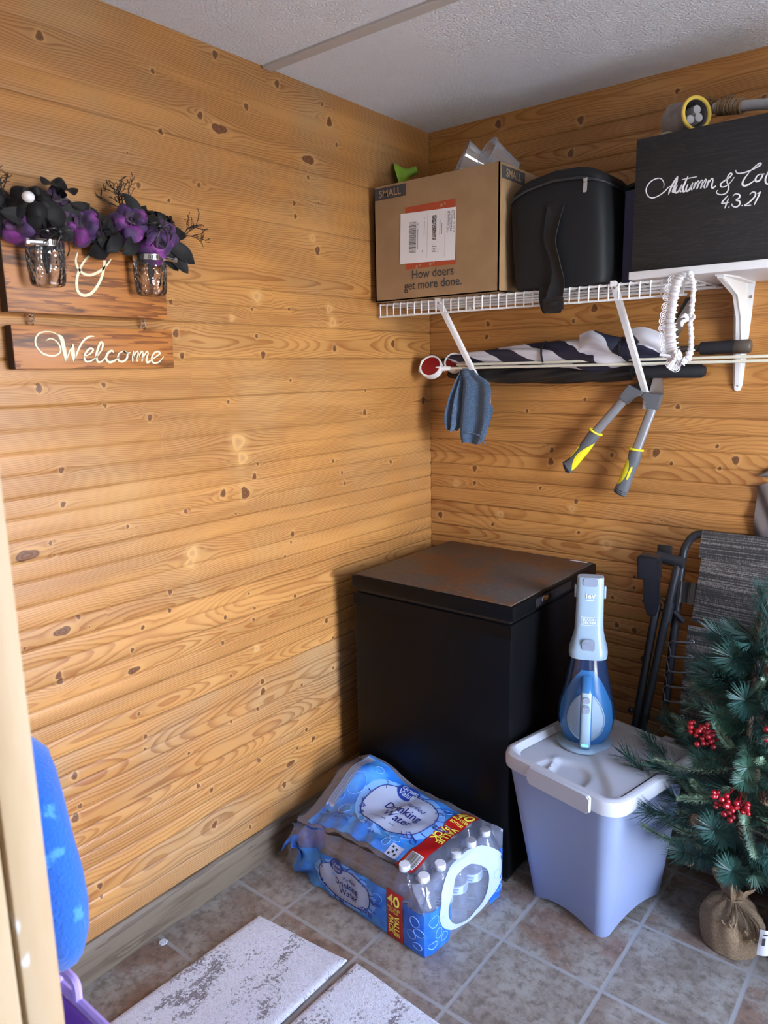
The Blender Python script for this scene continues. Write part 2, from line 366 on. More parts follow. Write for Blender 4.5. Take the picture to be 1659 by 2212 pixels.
def panel_wall(name, P, s0, s1, ds, grooves, knots, mat, seed):
    """wall of horizontal pine boards; P(s, z, d) puts distance s, height z and depth d (into the wall) in the room"""
    rng = np.random.RandomState(seed)
    gz = np.array([g[0] for g in grooves]); gs = np.array([g[1] for g in grooves])
    zs = [0, H]
    for g in gz: zs += [g-.005, g-.002, g-.0008, g+.0008, g+.002, g+.005]
    zs = np.unique(np.round(np.concatenate([np.array(zs), np.arange(0, H, .0042)]), 5))
    ss = np.arange(s0, s1+ds*.5, ds); ss[-1] = s1
    S, Z = np.meshgrid(ss, zs, indexing='ij')
    srt = np.sort(np.concatenate([[0], gz, [H]]))
    bi = np.clip(np.searchsorted(srt, Z, side='right')-1, 0, len(srt)-2)
    zc = (srt[bi]+srt[bi+1])/2; hw = (srt[bi+1]-srt[bi])/2
    D = .0016*((Z-zc)/hw)**2
    SG = np.zeros(Z.shape)
    for g, st in grooves:
        q = np.abs(Z-g); D += .0040*st*np.clip(1-q/.0036, 0, 1); SG = np.maximum(SG, min(1, st*1.15)*np.clip(1-q/.0022, 0, 1))
    strong = np.sort(np.concatenate([[0], gz[gs >= .7], [H]]))
    bo = np.clip(np.searchsorted(strong, Z, side='right')-1, 0, len(strong)-2)
    n = len(strong); tint = rng.rand(n)[bo]; zp = strong[bo]+rng.uniform(-.25, 1.25, n)[bo]*.09
    d0 = rng.uniform(.01, .09, n)[bo]; slope = rng.uniform(-.05, .05, n)[bo]; ph = rng.uniform(0, 6.3, (4, n))
    G = Z.copy(); K = np.full(Z.shape, 9.0); KK = np.zeros(Z.shape)
    for (ks, kz, kr, kind) in knots:
        ks, kz, kr = ks/1000, kz/1000, kr/1000
        i0, i1 = np.searchsorted(ss, [ks-.25, ks+.25]); j0, j1 = np.searchsorted(zs, [kz-.09, kz+.09])
        if i1 <= i0: continue
        a = S[i0:i1, j0:j1]-ks; b = Z[i0:i1, j0:j1]-kz
        G[i0:i1, j0:j1] -= b*1.1*(1.7*kr)**2/(a*a*.16+b*b+(1.7*kr)**2)
        ex = {0: 1.25, 1: 1.0, 2: .45}[kind]; kr *= .95; ang = rng.uniform(-.5, .5) if kind != 2 else .05
        a2, b2 = a*cos(ang)+b*sin(ang), -a*sin(ang)+b*cos(ang)
        d = np.sqrt((a2*ex)**2+b2**2)/(kr*(1.0 if kind != 2 else .8))*(1+.12*np.sin(np.arctan2(b, a)*3+ks*50))
        m = d < K[i0:i1, j0:j1]
        K[i0:i1, j0:j1][m] = d[m]; KK[i0:i1, j0:j1][m] = 1.0 if kind == 1 else 0.0
    def wander(sp, am):      # smooth random wandering of the grain, one per board
        g = np.arange(s0-1, s1+1+sp, sp); val = rng.uniform(-1, 1, (n, len(g))); o = np.zeros(S.shape)
        f = (S-g[0])/sp; i = np.clip(f.astype(int), 1, len(g)-3); f = f-i
        a, b, c, d = (val[bo, i+q] for q in (-1, 0, 1, 2))
        return am*.5*(2*b+(c-a)*f+(2*a-5*b+4*c-d)*f**2+(3*b-a-3*c+d)*f**3)
    wob = wander(.42, .010)+wander(.13, .0035)+wander(.05, .0010)
    dist = d0+slope*(S+1)+wander(.34, .016)+wander(.11, .004)
    ring = np.sqrt((G+wob-zp)**2+dist**2)*rng.uniform(150, 280, n)[bo]+bo*7.31
    co = np.array([P(0, 0, 0), P(1, 0, 0), P(0, 1, 0), P(0, 0, 1)])
    ex, ez, ed = co[1]-co[0], co[2]-co[0], co[3]-co[0]
    W = co[0]+S[..., None]*ex+Z[..., None]*ez+D[..., None]*ed
    ni, nj = S.shape; idx = np.arange(ni*nj).reshape(ni, nj)
    q = np.stack([idx[:-1, :-1], idx[1:, :-1], idx[1:, 1:], idx[:-1, 1:]], -1).reshape(-1, 4)
    nrm = np.cross(ex, ez)
    if np.dot(nrm, ed) > 0: q = q[:, ::-1]
    me = bpy.data.meshes.new(name)
    me.vertices.add(ni*nj); me.vertices.foreach_set('co', W.reshape(-1).astype(np.float32))
    me.loops.add(q.size); me.loops.foreach_set('vertex_index', np.ascontiguousarray(q).reshape(-1).astype(np.int32))
    me.polygons.add(len(q)); me.polygons.foreach_set('loop_start', (np.arange(len(q))*4).astype(np.int32))
    me.update(calc_edges=True)
    at = me.attributes.new('wf', 'FLOAT_VECTOR', 'POINT'); at.data.foreach_set('vector', np.stack([ring, K, tint], -1).reshape(-1).astype(np.float32))
    at = me.attributes.new('wg', 'FLOAT', 'POINT'); at.data.foreach_set('value', SG.reshape(-1).astype(np.float32))
    at = me.attributes.new('wk', 'FLOAT', 'POINT'); at.data.foreach_set('value', KK.reshape(-1).astype(np.float32))
    me.shade_smooth(); me.materials.append(mat)
    return tag(link(name, me), kind='structure')
panel_wall('wall_left', lambda s, z, d: np.array([-d, s, z]), -1.95, 0, .0055, GL, KL, PINE_L, 3)
panel_wall('wall_back', lambda s, z, d: np.array([s, d, z]), 0, RX, .006, GB, KB, PINE_B, 11)
def st(name, bm, mat, smooth=0): return tag(part(name, bm, mat, None, None, smooth), kind='structure')
bm = B()          # right wall round the open door
box2(bm, (RX, -1.95, 0), (RX+.1, DY0, H)); box2(bm, (RX, DY1, 0), (RX+.1, .0, H)); box2(bm, (RX, DY0, DZ1), (RX+.1, DY1, H)); box2(bm, (RX, DY0, 0), (RX+.1, DY1, DZ0))
WPAINT = M('white_painted_boards', (.62, .62, .61), .6)
st('wall_right', bm, WPAINT)
st('light_block_half', box2(B(), (1.72, -.62, 0), (RX+.05, .0, .95)), WPAINT)   # unseen block added right of the frame to shade the lower back wall
bm = B()          # front wall round the inner doorway
box2(bm, (-.02, FY-.11, 0), (FX0-.02, FY, H)); box2(bm, (FX1+.02, FY-.11, 0), (RX+.1, FY, H)); box2(bm, (FX0-.02, FY-.11, 2.04), (FX1+.02, FY, H))
st('wall_front', bm, WPAINT)
bm = B()          # walls of the room the picture is taken from
box2(bm, (.2, -3.7, 0), (.28, FY-.11, H)); box2(bm, (2.5, -3.7, 0), (2.58, FY-.11, H)); box2(bm, (.2, -3.78, 0), (2.58, -3.7, H))
st('wall_next_room', bm, M('warm_plaster', (.45, .38, .30), .8))
# vinyl tile floor
m, t, p = newmat('stone_vinyl_tile')
co = ocoord(t); s3 = nn(t, 'SeparateXYZ'); t.links.new(co, s3.inputs[0])
TX, TY, TP = .2155, -.4885, .2690
fx = mathn(t, 'DIVIDE', mathn(t, 'SUBTRACT', s3.outputs[0], TX), TP); fy = mathn(t, 'DIVIDE', mathn(t, 'SUBTRACT', s3.outputs[1], TY), .2720)
def edge(f): return mathn(t, 'MULTIPLY', mathn(t, 'SUBTRACT', .5, mathn(t, 'ABSOLUTE', mathn(t, 'SUBTRACT', mathn(t, 'FRACT', f), .5))), TP)
n1 = noise(t, co, 9, 6, .65); n2 = noise(t, co, 38, 6, .7); n3 = noise(t, co, 140, 3)
ed = mathn(t, 'ADD', mathn(t, 'MINIMUM', edge(fx), edge(fy)), mathn(t, 'MULTIPLY', mathn(t, 'SUBTRACT', n2, .5), .004))
cell = nn(t, 'CombineXYZ'); t.links.new(mathn(t, 'FLOOR', fx), cell.inputs[0]); t.links.new(mathn(t, 'FLOOR', fy), cell.inputs[1])
wn = nn(t, 'TexWhiteNoise', noise_dimensions='2D'); t.links.new(cell.outputs[0], wn.inputs['Vector'])
c1 = mixc(t, sstep(t, wn.outputs[0], .25, .8), (.235, .195, .155), (.225, .145, .10))
c2 = mixc(t, sstep(t, n1, .40, .60), c1, (.325, .295, .25))
c3 = mixc(t, mathn(t, 'MULTIPLY', sstep(t, n2, .42, .68), .72), c2, (.10, .07, .05))
c3 = mixc(t, mathn(t, 'MULTIPLY', sstep(t, n3, .55, .75), .3), c3, (.42, .375, .32))
gm = mathn(t, 'SUBTRACT', 1, sstep(t, ed, .0035, .0065))
cf = mixc(t, gm, c3, (.31, .30, .285))
t.links.new(cf, p.inputs['Base Color']); p.inputs['Roughness'].default_value = .42; p.inputs['Specular IOR Level'].default_value = .4
bumpn(t, p, mathn(t, 'ADD', mathn(t, 'MULTIPLY', n2, .3), mathn(t, 'MULTIPLY', sstep(t, ed, .003, .007), .5)), .35, .0025)
st('floor', box2(B(), (-.02, -3.8, -.05), (RX+.15, .02, 0)), m)
CEIL = M('stippled_ceiling', (.84, .89, .95), .55, bump=(150, 1.0, .007), var=(2.5, (.79, .84, .90)))
st('ceiling', box2(B(), (-.02, -3.8, H), (RX+.15, .02, H+.05)), CEIL)
st('trim_1', box2(B(), (.001, -.772, H-.008), (RX, -.737, H+.001), None, .002), M('ceiling_batten', (.50, .48, .45), .55))
# baseboard with a shaped top edge
bm = B(); prof = [(0, 0), (.014, 0), (.014, .082), (.011, .094), (.006, .100), (0, .101)]
loft(bm, [[V((a, y, b)) for a, b in prof] for y in (-1.95, -.001)]); st('baseboard_left', bm, BASEB, 30)
bm = B(); loft(bm, [[V((x, -a, b)) for a, b in prof] for x in (.001, RX)]); st('baseboard_back', bm, BASEB, 30)
# inner doorway: jamb with a stop, and casing
bm = B()
box2(bm, (FX0-.02, FY-.038, 0), (FX0, FY+.001, 2.04), None, .003)
box2(bm, (FX0-.02, FY-.115, 0), (FX0-.001, FY-.042, 2.04), None, .003)
box2(bm, (FX0-.02, FY-.085, 0), (FX0+.0, FY-.060, 2.04), None, .003)
box2(bm, (FX1, FY-.115, 0), (FX1+.02, FY+.001, 2.04), None, .003); box2(bm, (FX0-.02, FY-.115, 2.04), (FX1+.02, FY+.001, 2.06), None, .003)
m2, t2, p2 = newmat('pale_jamb_wood_paint_specks')
co = ocoord(t2, (14, 14, 2)); n1 = noise(t2, co, 1, 4); n2 = noise(t2, ocoord(t2, (30, 30, 12)), 1, 2)
c = mixc(t2, sstep(t2, n1, .35, .7), (.50, .38, .235), (.44, .30, .165)); c = mixc(t2, sstep(t2, n2, .68, .74), c, (.72, .72, .70))
t2.links.new(c, p2.inputs['Base Color']); p2.inputs['Roughness'].default_value = .55
st('door_1', bm, m2, 30)
bm = B()
for y in (DY0-.06, DY1): box2(bm, (RX-.015, y, DZ0-.06), (RX+.001, y+.06, DZ1+.06), None, .003)
for z in (DZ0-.06, DZ1): box2(bm, (RX-.015, DY0-.06, z), (RX+.001, DY1+.06, z+.06), None, .003)
st('window_1', bm, WMEL, 30)
st('wall_outer', box2(box2(B(), (-.06, -2.1, -.05), (-.008, .06, H+.05)), (-.06, .008, -.05), (RX+.1, .06, H+.05)), PINE)
# ------------------------------------------------------------------ chest freezer
FZ = thing('chest_freezer', 'black chest freezer with a dusty rust-brown lid in the room corner', 'freezer', (.382, -.298, 0))
FBLK = M('black_freezer_enamel', (.004, .0042, .005), .30, var=(140, (.012, .012, .012), .66, .80), bump=(420, .25, .0005), spec=.12)
part('body', box2(B(), (.101, -.572, .018), (.661, -.024, .792), None, .006), FBLK, FZ)
part('gasket', box2(B(), (.112, -.562, .785), (.652, -.032, .806)), BPLAS, FZ)
bm = box2(B(), (.095, -.578, .803), (.669, -.019, .846), None, .006)
LID = part('lid', bm, FBLK, FZ)
m, t, p = newmat('dusty_rusted_lid'); co = ocoord(t)
n1 = noise(t, co, 5.5, 5, .6); n2 = noise(t, co, 60, 4, .7); n3 = noise(t, ocoord(t, (30, 120, 30)), 3, 3)
c = mixc(t, sstep(t, n1, .44, .58), (.062, .056, .052), (.110, .046, .017)); c = mixc(t, mathn(t, 'MULTIPLY', sstep(t, n2, .5, .75), .55), c, (.17, .14, .115))
c = mixc(t, mathn(t, 'MULTIPLY', sstep(t, n3, .6, .8), .35), c, (.15, .12, .10))
t.links.new(c, p.inputs['Base Color']); p.inputs['Roughness'].default_value = .5; bumpn(t, p, n2, .25, .0008)
part('lid_top', box2(B(), (.104, -.571, .8455), (.660, -.026, .8500), None, .002), m, LID, 'dusty lid top with rust-brown stains')
bm = box2(B(), (.668, -.45, .812), (.674, -.22, .838), None, .004)
hd = part('handle', bm, BPLAS, FZ); part('latch', box(B(), (.674, -.40, .829), (.005, .035, .012), None, .002), CHROME, hd, 'shiny latch')
part('trim_strip', box2(B(), (.0992, -.5735, .752), (.663, -.5715, .790)), FBLK, FZ)
part('label_strip', box2(B(), (.585, -.045, .850), (.645, -.036, .8506)), LABELW, FZ, 'white strip on the lid')
bm = B()
for x in (.13, .63):
    for y in (-.54, -.06): box2(bm, (x-.02, y-.02, 0), (x+.02, y+.02, .02))
part('foot', bm, BPLAS, FZ)

# ------------------------------------------------------------------ wire shelf with braces
WS = thing('wire_shelf', 'white coated wire shelf on braces, holding the box and cooler bag', 'shelf', (.5, -.155, 1.69))
x0, x1 = .012, .992
def rod(p, q, r=.003): return tube(B(), [p, q], r, 8)
wz = 1.6875
for nm, y, z, a, b in (('front_rail', -.305, wz-.002, x0, x1), ('front_rail', -.3075, 1.648, x0, x1), ('back_rail', -.008, wz-.002, x0+.02, x1+.005), ('support_rod', -.155, wz-.005, x0, x1), ('support_rod', -.235, wz-.005, x0, x1), ('support_rod', -.075, wz-.005, x0, x1+.005)):
    part(nm, rod((a, y, z), (b, y, z), .0032), WHITE, WS)
w0 = None
for k in range(36):
    x = .018+k*.0276
    if w0 is None:
        w0 = part('wire', tube(B(), [(x, -.006, wz+.002), (x, -.300, wz+.002), (x, -.3075, wz), (x, -.309, wz-.007), (x, -.309, 1.646)], .0021, 6), WHITE, WS)
    else: dup(w0, WS, (x-.018, 0, 0))
for xb in (.244, .804):
    a, b = V((xb, -.306, 1.690)), V((xb-.003, -.006, 1.372)); d = (b-a).normalized()
    bm = B(); Mx = frame(a, d, z=(1, 0, 0))
    L = (b-a).length
    prism(bm, [(.0, -.0065), (L*.97, -.0065), (L, 0), (L*.97, .0065), (0, .0065), (-.008, 0)], .017, Mx @ Matrix.Translation((0, 0, -.0085)), .002)
    br = part('brace', bm, WHITE, WS)
    part('rivet', lathe(B(), [(0, .003), (.003, .0028), (.004, 0)], frame(a+d*.012+V((0, -.0068, -.002)), (1, 0, 0), z=(0, -1, 0)), 12), STEEL, br)
    bm = box2(B(), (xb-.017, -.004, 1.345), (xb+.012, 0, 1.382), None, .001); bp = part('wall_plate', bm, WHITE, br)
    part('screw', lathe(B(), [(0, .004), (.0035, .003), (.0055, 0)], frame((xb-.003, -.004, 1.360), (1, 0, 0), z=(0, -1, 0)), 12, True), STEEL, br)
for x in (.17, .45, .88):
    part('wall_clip', box2(B(), (x-.008, -.022, wz-.014), (x+.008, 0, wz-.001), None, .002), WHITE, WS)

# ------------------------------------------------------------------ white shelf board and bracket
SB = thing('shelf_board', 'white shelf board at the right, carrying the black wooden box', 'shelf', (1.24, -.15, 1.70))
part('board', box2(B(), (.842, -.306, 1.6945), (1.66, -.001, 1.7145), None, .0015), WMEL, SB)
for xc in (1.052, 1.56):
    bm = B(); Mx = frame((xc, 0, 0), (1, 0, 0), (0, 0, 1))        # x right, y up, z out of the wall
    prism(bm, [(-.026, 1.694), (-.022, 1.60), (-.012, 1.42), (-.008, 1.404), (0, 1.400), (.008, 1.404), (.012, 1.42), (.022, 1.60), (.026, 1.694)], .006, Mx, .0015)
    bm2 = B(); My = frame((xc-.006, 0, 0), (0, -1, 0), (0, 0, 1))
    prism(bm2, [(0.003, 1.693), (.252, 1.693), (.252, 1.686), (.10, 1.655), (.05, 1.60), (.026, 1.50), (.012, 1.42), (.003, 1.41)], -.014, My, .002)
    bm2.to_mesh(me := bpy.data.meshes.new('tmp')); bm.from_mesh(me); bpy.data.meshes.remove(me); bm2.free()
    prism(bm, [(-.024, 0), (-.024, .18), (-.010, .258), (.010, .258), (.024, .18), (.024, 0)], .004, frame((xc, 0, 1.6945), (1, 0, 0), (0, -1, 0)))
    bk = part('bracket', bm, WHITE, SB)
    for sxx, sz in ((-.017, 1.655), (.017, 1.655), (0, 1.418)):
        part('screw', lathe(B(), [(0, .0035), (.003, .003), (.0048, 0)], frame((xc+sxx, -.0062, sz), (1, 0, 0), z=(0, -1, 0)), 12, True), STEEL, bk)

# ------------------------------------------------------------------ cardboard box
CB = thing('cardboard_box', 'brown cardboard moving box marked SMALL at the left end of the wire shelf', 'box', (.25, -.19, 1.6915))
a, b = V((.026, -.341, 1.692)), V((.478, -.040, 2.040))
bm = B()
box2(bm, a, (b.x, a.y+.004, b.z)); box2(bm, (a.x, b.y-.004, a.z), b); box2(bm, a, (a.x+.004, b.y, b.z)); box2(bm, (b.x-.004, a.y, a.z), b); box2(bm, a, (b.x, b.y, a.z+.004))
part('body', bm, CARD, CB)
bm = B(); sheet(bm, lambda u, v: V((.030+u*.20, -.336+v*.29, 2.0385-.012*u*u)), 6, 6); part('flap', thick(bm, .003), CARD, CB)
bm = B(); sheet(bm, lambda u, v: V((.30+u*.174, -.30+v*.25, 2.030+.008*u)), 6, 6); part('flap', thick(bm, .003), CARD, CB)
PF = onplane((0, -.3416, 0), (1, 0, 0), (0, 0, 1))          # a, b = x, z on the front face
PS = onplane((.4786, 0, 0), (0, 1, 0), (0, 0, 1))
def patch(pl, x0, z0, x1, z1, h=.0003):
    bm = B(); v = [bm.verts.new(pl(x, z, h)) for x, z in ((x0, z0), (x1, z0), (x1, z1), (x0, z1))]; bm.faces.new(v); return bm
for pl, xa, xb in ((PF, .030, .152), (PS, -.330, -.195)):
    s = part('size_mark', patch(pl, xa, 1.999, xb, 2.034), INK, CB, 'dark grey SMALL mark', 0)
    part('lettering', text(B(), 'SMALL', .030, lambda x, y: pl((xa+xb)/2+x, 2.0155+y, .0006), .012), CARDTXT, s, None, 0)
lg = part('orange_square', patch(PF, .150, 1.782, .333, 1.964), ORANGE, CB, 'orange printed square', 0)
bm = B()
for k in range(5):
    for (cx, cz, ro) in ((.292, 1.952, .8), (.20, 1.787, .2), (.25, 1.79, .5)):
        q = .011*(1-.1*k); x = cx+(k-2)*.004
        v = [bm.verts.new(PF(x+q*.5*cos(ro+i*pi/2), max(1.783, min(1.963, cz+q*.5*sin(ro+i*pi/2)+(k % 2)*.003)), .0006)) for i in range(4)]
        if k in (0, 3): bm.faces.new(v)
part('stencil_mark', bm, CARDTXT, lg, None, 0)
part('slogan', text(B(), 'How doers\nget more done.', .037, lambda x, y: PF(.249+x, 1.748+y, .0004), .010, .92), INK, CB, None, 0)
def LP(x, y, h=0):       # shipping label, tilted a little
    th = -.035; return PF(.2315+x*cos(th)-y*sin(th), 1.8705+x*sin(th)+y*cos(th), .0009+h)
bm = B(); n = 10; sheet(bm, lambda u, v: LP((u-.5)*.204, (v-.5)*.147, .0003*sin(u*9)), n, 6); lb = part('shipping_label', bm, LABELW, CB, 'white shipping label')
rng = random.Random(5); bm = B()
def bar(bm, x0, y0, x1, y1): bm.faces.new([bm.verts.new(LP(x, y, .0005)) for x, y in ((x0, y0), (x1, y0), (x1, y1), (x0, y1))])
y = -.043
while y < .046:
    h = rng.choice((.0006, .0006, .0012, .0018)); bar(bm, -.068, y, -.041, y+h); y += h+rng.choice((.0007, .0012, .0016))
for i in range(70):
    yy = -.012+i*.001
    for j in range(14):
        if rng.random() < .5: bar(bm, .018+j*.0011, yy, .0191+j*.0011, yy+.001)
for q in (0, .5): bar(bm, .0185-.0, -.046+q*.025, .0195, -.046+q*.025+.012)
bar(bm, .0185, -.046, .034, -.045); bar(bm, .0185, -.0315, .034, -.0305); bar(bm, .0185, -.046, .0195, -.0305); bar(bm, .033, -.046, .034, -.0305)
bar(bm, .022, -.0365, .0308, -.0355+.0002); bar(bm, .022, -.042, .0308, -.041); bar(bm, .0255, -.042, .0268, -.0355)
for x in (.0005, .064): bar(bm, x, -.062, x+.0004, .066)
for k in range(7):
    for c_ in range(rng.randint(8, 22)): 
        if rng.random() < .8: bar(bm, .070+k*.0042, .062-c_*.0032, .0718+k*.0042, .062-c_*.0032+.0024)
for xx, y0, n in ((-.036, .040, 26), (-.012, .052, 18), (.045, .04, 14), (.052, .03, 10), (.04, -.04, 4), (-.018, -.035, 4)):
    for k in range(n):
        if rng.random() < .85: bar(bm, xx, y0-k*.003, xx+.002, y0-k*.003+.0022)
part('print', bm, BLACKINK, lb, None, 0)

# things sticking out of the box
GREEN = M('green_silicone', (.22, .42, .03), .4)
bm = B(); Mx = frame((.030, -.185, 2.106), (0, 0, 1), z=(-.80, -.45, -.28))
lathe(bm, [(.012, -.045), (.013, -.02), (.019, -.004), (.031, .006), (.040, .014), (.043, .022), (.040, .022), (.029, .010), (.014, .0), (.011, -.02), (.010, -.045)], Mx, 24)
solo('funnel', bm, GREEN, 'small green plastic funnel poking out of the cardboard box', 'funnel', (.035, -.18, 2.06))
CUP = clear('clear_cup_plastic', (.90, .91, .93), .12, .10, .20, (.75, .79, .86))
cp0 = None
for i, (c, ax, lab) in enumerate((((.318, -.20, 2.086), (-.62, -.62, .42), 'clear plastic cup lying in the box top, its open mouth facing out'), ((.385, -.180, 2.084), (-.40, -.70, .40), 'clear plastic cup tucked behind the open-mouthed cup in the box'))):
    T = thing('plastic_cup', lab, 'cup', c, 'clear cups in the cardboard box')
    Mx = frame(c, V(ax).orthogonal(), z=ax)
    part('body', lathe(B(), [(0, -.052), (.030, -.052), (.033, -.03), (.041, .02), (.0465, .048)], Mx, 32), CUP, T)
    part('rim', torus(B(), Mx @ V((0, 0, .049)), ax, .047, .0018), CUP, T)
# ------------------------------------------------------------------ cooler bag
CBAG = thing('cooler_bag', 'black soft cooler bag with a shoulder strap, on the wire shelf', 'bag', (.64, -.2, 1.692))
rings = []
for z, w_, d_, dx, dy in ((1.692, .262, .205, 0, 0), (1.696, .272, .215, 0, 0), (1.72, .278, .222, 0, 0), (1.80, .282, .226, -.004, -.002), (1.88, .282, .224, -.010, -.002), (1.935, .276, .218, -.016, 0), (1.945, .272, .214, -.017, 0)):
    rings.append([V((.645+dx+x, -.208+dy+y, z+(.0 if z < 1.93 else .034*(1-((x-.02)/.15)**2)-.012))) for x, y in sell(w_, d_, 8, 48)])
part('body', loft(B(), rings), NYLON, CBAG)
rings = []
for z, q in ((1.947, .985), (1.952, 1.0), (1.962, .985), (1.972, .90), (1.978, .70), (1.980, .4)):
    rings.append([V((.628+x*q, -.208+y*q, z+.036*(1-((x*q-.02)/.15)**2)-.012)) for x, y in sell(.276, .218, 7.0, 48)])
lid = part('lid', loft(B(), rings), NYLON, CBAG)
bm = B(); pts = [V((.628+x, -.208+y, 1.9465+.034*(1-((x-.02)/.15)**2)-.012)) for x, y in sell(.281, .223, 7.0, 64)]
part('zipper', tube(bm, pts+[pts[0], pts[1]], .0035, 6), M('zip_tape', (.03, .03, .033), .5), lid)
bm = B(); Mx = frame((.722, -.318, 1.955), (1, 0, 0), (0, .1, 1))
prism(bm, rrect(.011, .030, .004, 4, 0, -.016), .002, Mx, .0006); box(bm, (0, 0, .001), (.012, .012, .006), Mx, .001)
part('zipper_pull', bm, CHROME, CBAG, 'silver zip pull')
bm = B(); box(bm, (.637, -.3215, 1.897), (.056, .003, .030), None, .001)
part('strap_patch', bm, NYLON, CBAG)
bm = B(); c1 = cr([(.640, -.325, 1.902), (.634, -.330, 1.86), (.630, -.334, 1.81), (.648, -.336, 1.76), (.656, -.334, 1.71), (.650, -.338, 1.665), (.650, -.342, 1.635), (.645, -.336, 1.622), (.632, -.328, 1.632), (.622, -.326, 1.665), (.622, -.325, 1.695)], 8)
n = len(c1)
def strapf(u, v):
    i = min(n-1, int(round(u*(n-1)))); f = u*(n-1)/(n-1)
    wd = .024*(1-.35*math.exp(-((u-.32)/.1)**2)); return c1[i]+V((wd*(2*v-1)*cos(.5*sin(u*7)), .004*sin(v*pi)-.010*sin(u*7)*(v-.5), 0))
sheet(bm, strapf, n-1, 4); STRAP = part('strap', thick(bm, .0022), WEB, CBAG)
bm = B(); Mx = frame((.652, -.3445, 1.645), (1, 0, .05), (0, 0, 1))
prism(bm, rrect(.060, .036, .007), .006, Mx, .0015); box(bm, (0, 0, .007), (.034, .012, .004), Mx, .001)
part('buckle', bm, BPLAS, STRAP)
bm = sheet(B(), lambda u, v: V((.500+.004*sin(v*3), -.19+(u-.5)*.15, 1.72+v*.15)) + V((-.014*sin(pi*u)*sin(pi*v), 0, 0)), 8, 8)
part('side_pocket', bm, NYLON, CBAG)
part('side_handle', tube(B(), cr([(.765, -.13, 1.945), (.790, -.125, 1.958), (.795, -.16, 1.955), (.786, -.20, 1.94)], 5), .011, 8), WEB, CBAG)
# blue folder between bag and black box
BF = solo('plastic_folder', box2(box2(B(), (.805, -.26, 1.692), (.838, -.03, 1.925), None, .003), (.808, -.262, 1.70), (.835, -.259, 1.90)), M('navy_plastic', (.006, .010, .055), .35), 'dark blue plastic folder standing between the cooler bag and black box', 'folder', (.82, -.14, 1.692))
# ------------------------------------------------------------------ black wooden box with lettering
m, t, p = newmat('black_stained_wood'); co = ocoord(t, (2.2, 24, 24)); n1 = noise(t, co, 1, 4); n2 = noise(t, ocoord(t, (8, 260, 260)), 1, 2)
fr = mathn(t, 'FRACT', mathn(t, 'MULTIPLY', n1, 16)); ln = mathn(t, 'MULTIPLY', sstep(t, fr, .6, .97), .6)
c = mixc(t, ln, (.010, .010, .0115), (.032, .029, .028)); t.links.new(mixc(t, mathn(t, 'MULTIPLY', sstep(t, n2, .5, .8), .35), c, (.034, .031, .031)), p.inputs['Base Color'])
p.inputs['Roughness'].default_value = .62; bumpn(t, p, mathn(t, 'ADD', fr, n2), .25, .001); BWOOD = m
KBX = thing('wooden_box', 'black stained wooden box with white script lettering, on the white shelf board', 'box', (1.08, -.19, 1.7145))
bm = B(); box2(bm, (.843, -.292, 1.7147), (1.318, -.274, 2.036), None, .0012); part('front_board', bm, BWOOD, KBX)
bm = B(); box2(bm, (.843, -.274, 1.7147), (.858, -.085, 2.036)); box2(bm, (1.303, -.274, 1.7147), (1.318, -.085, 2.036)); box2(bm, (.843, -.100, 1.7147), (1.318, -.085, 2.036)); box2(bm, (.858, -.274, 2.012), (1.303, -.100, 2.035))
part('body', bm, BWOOD, KBX)
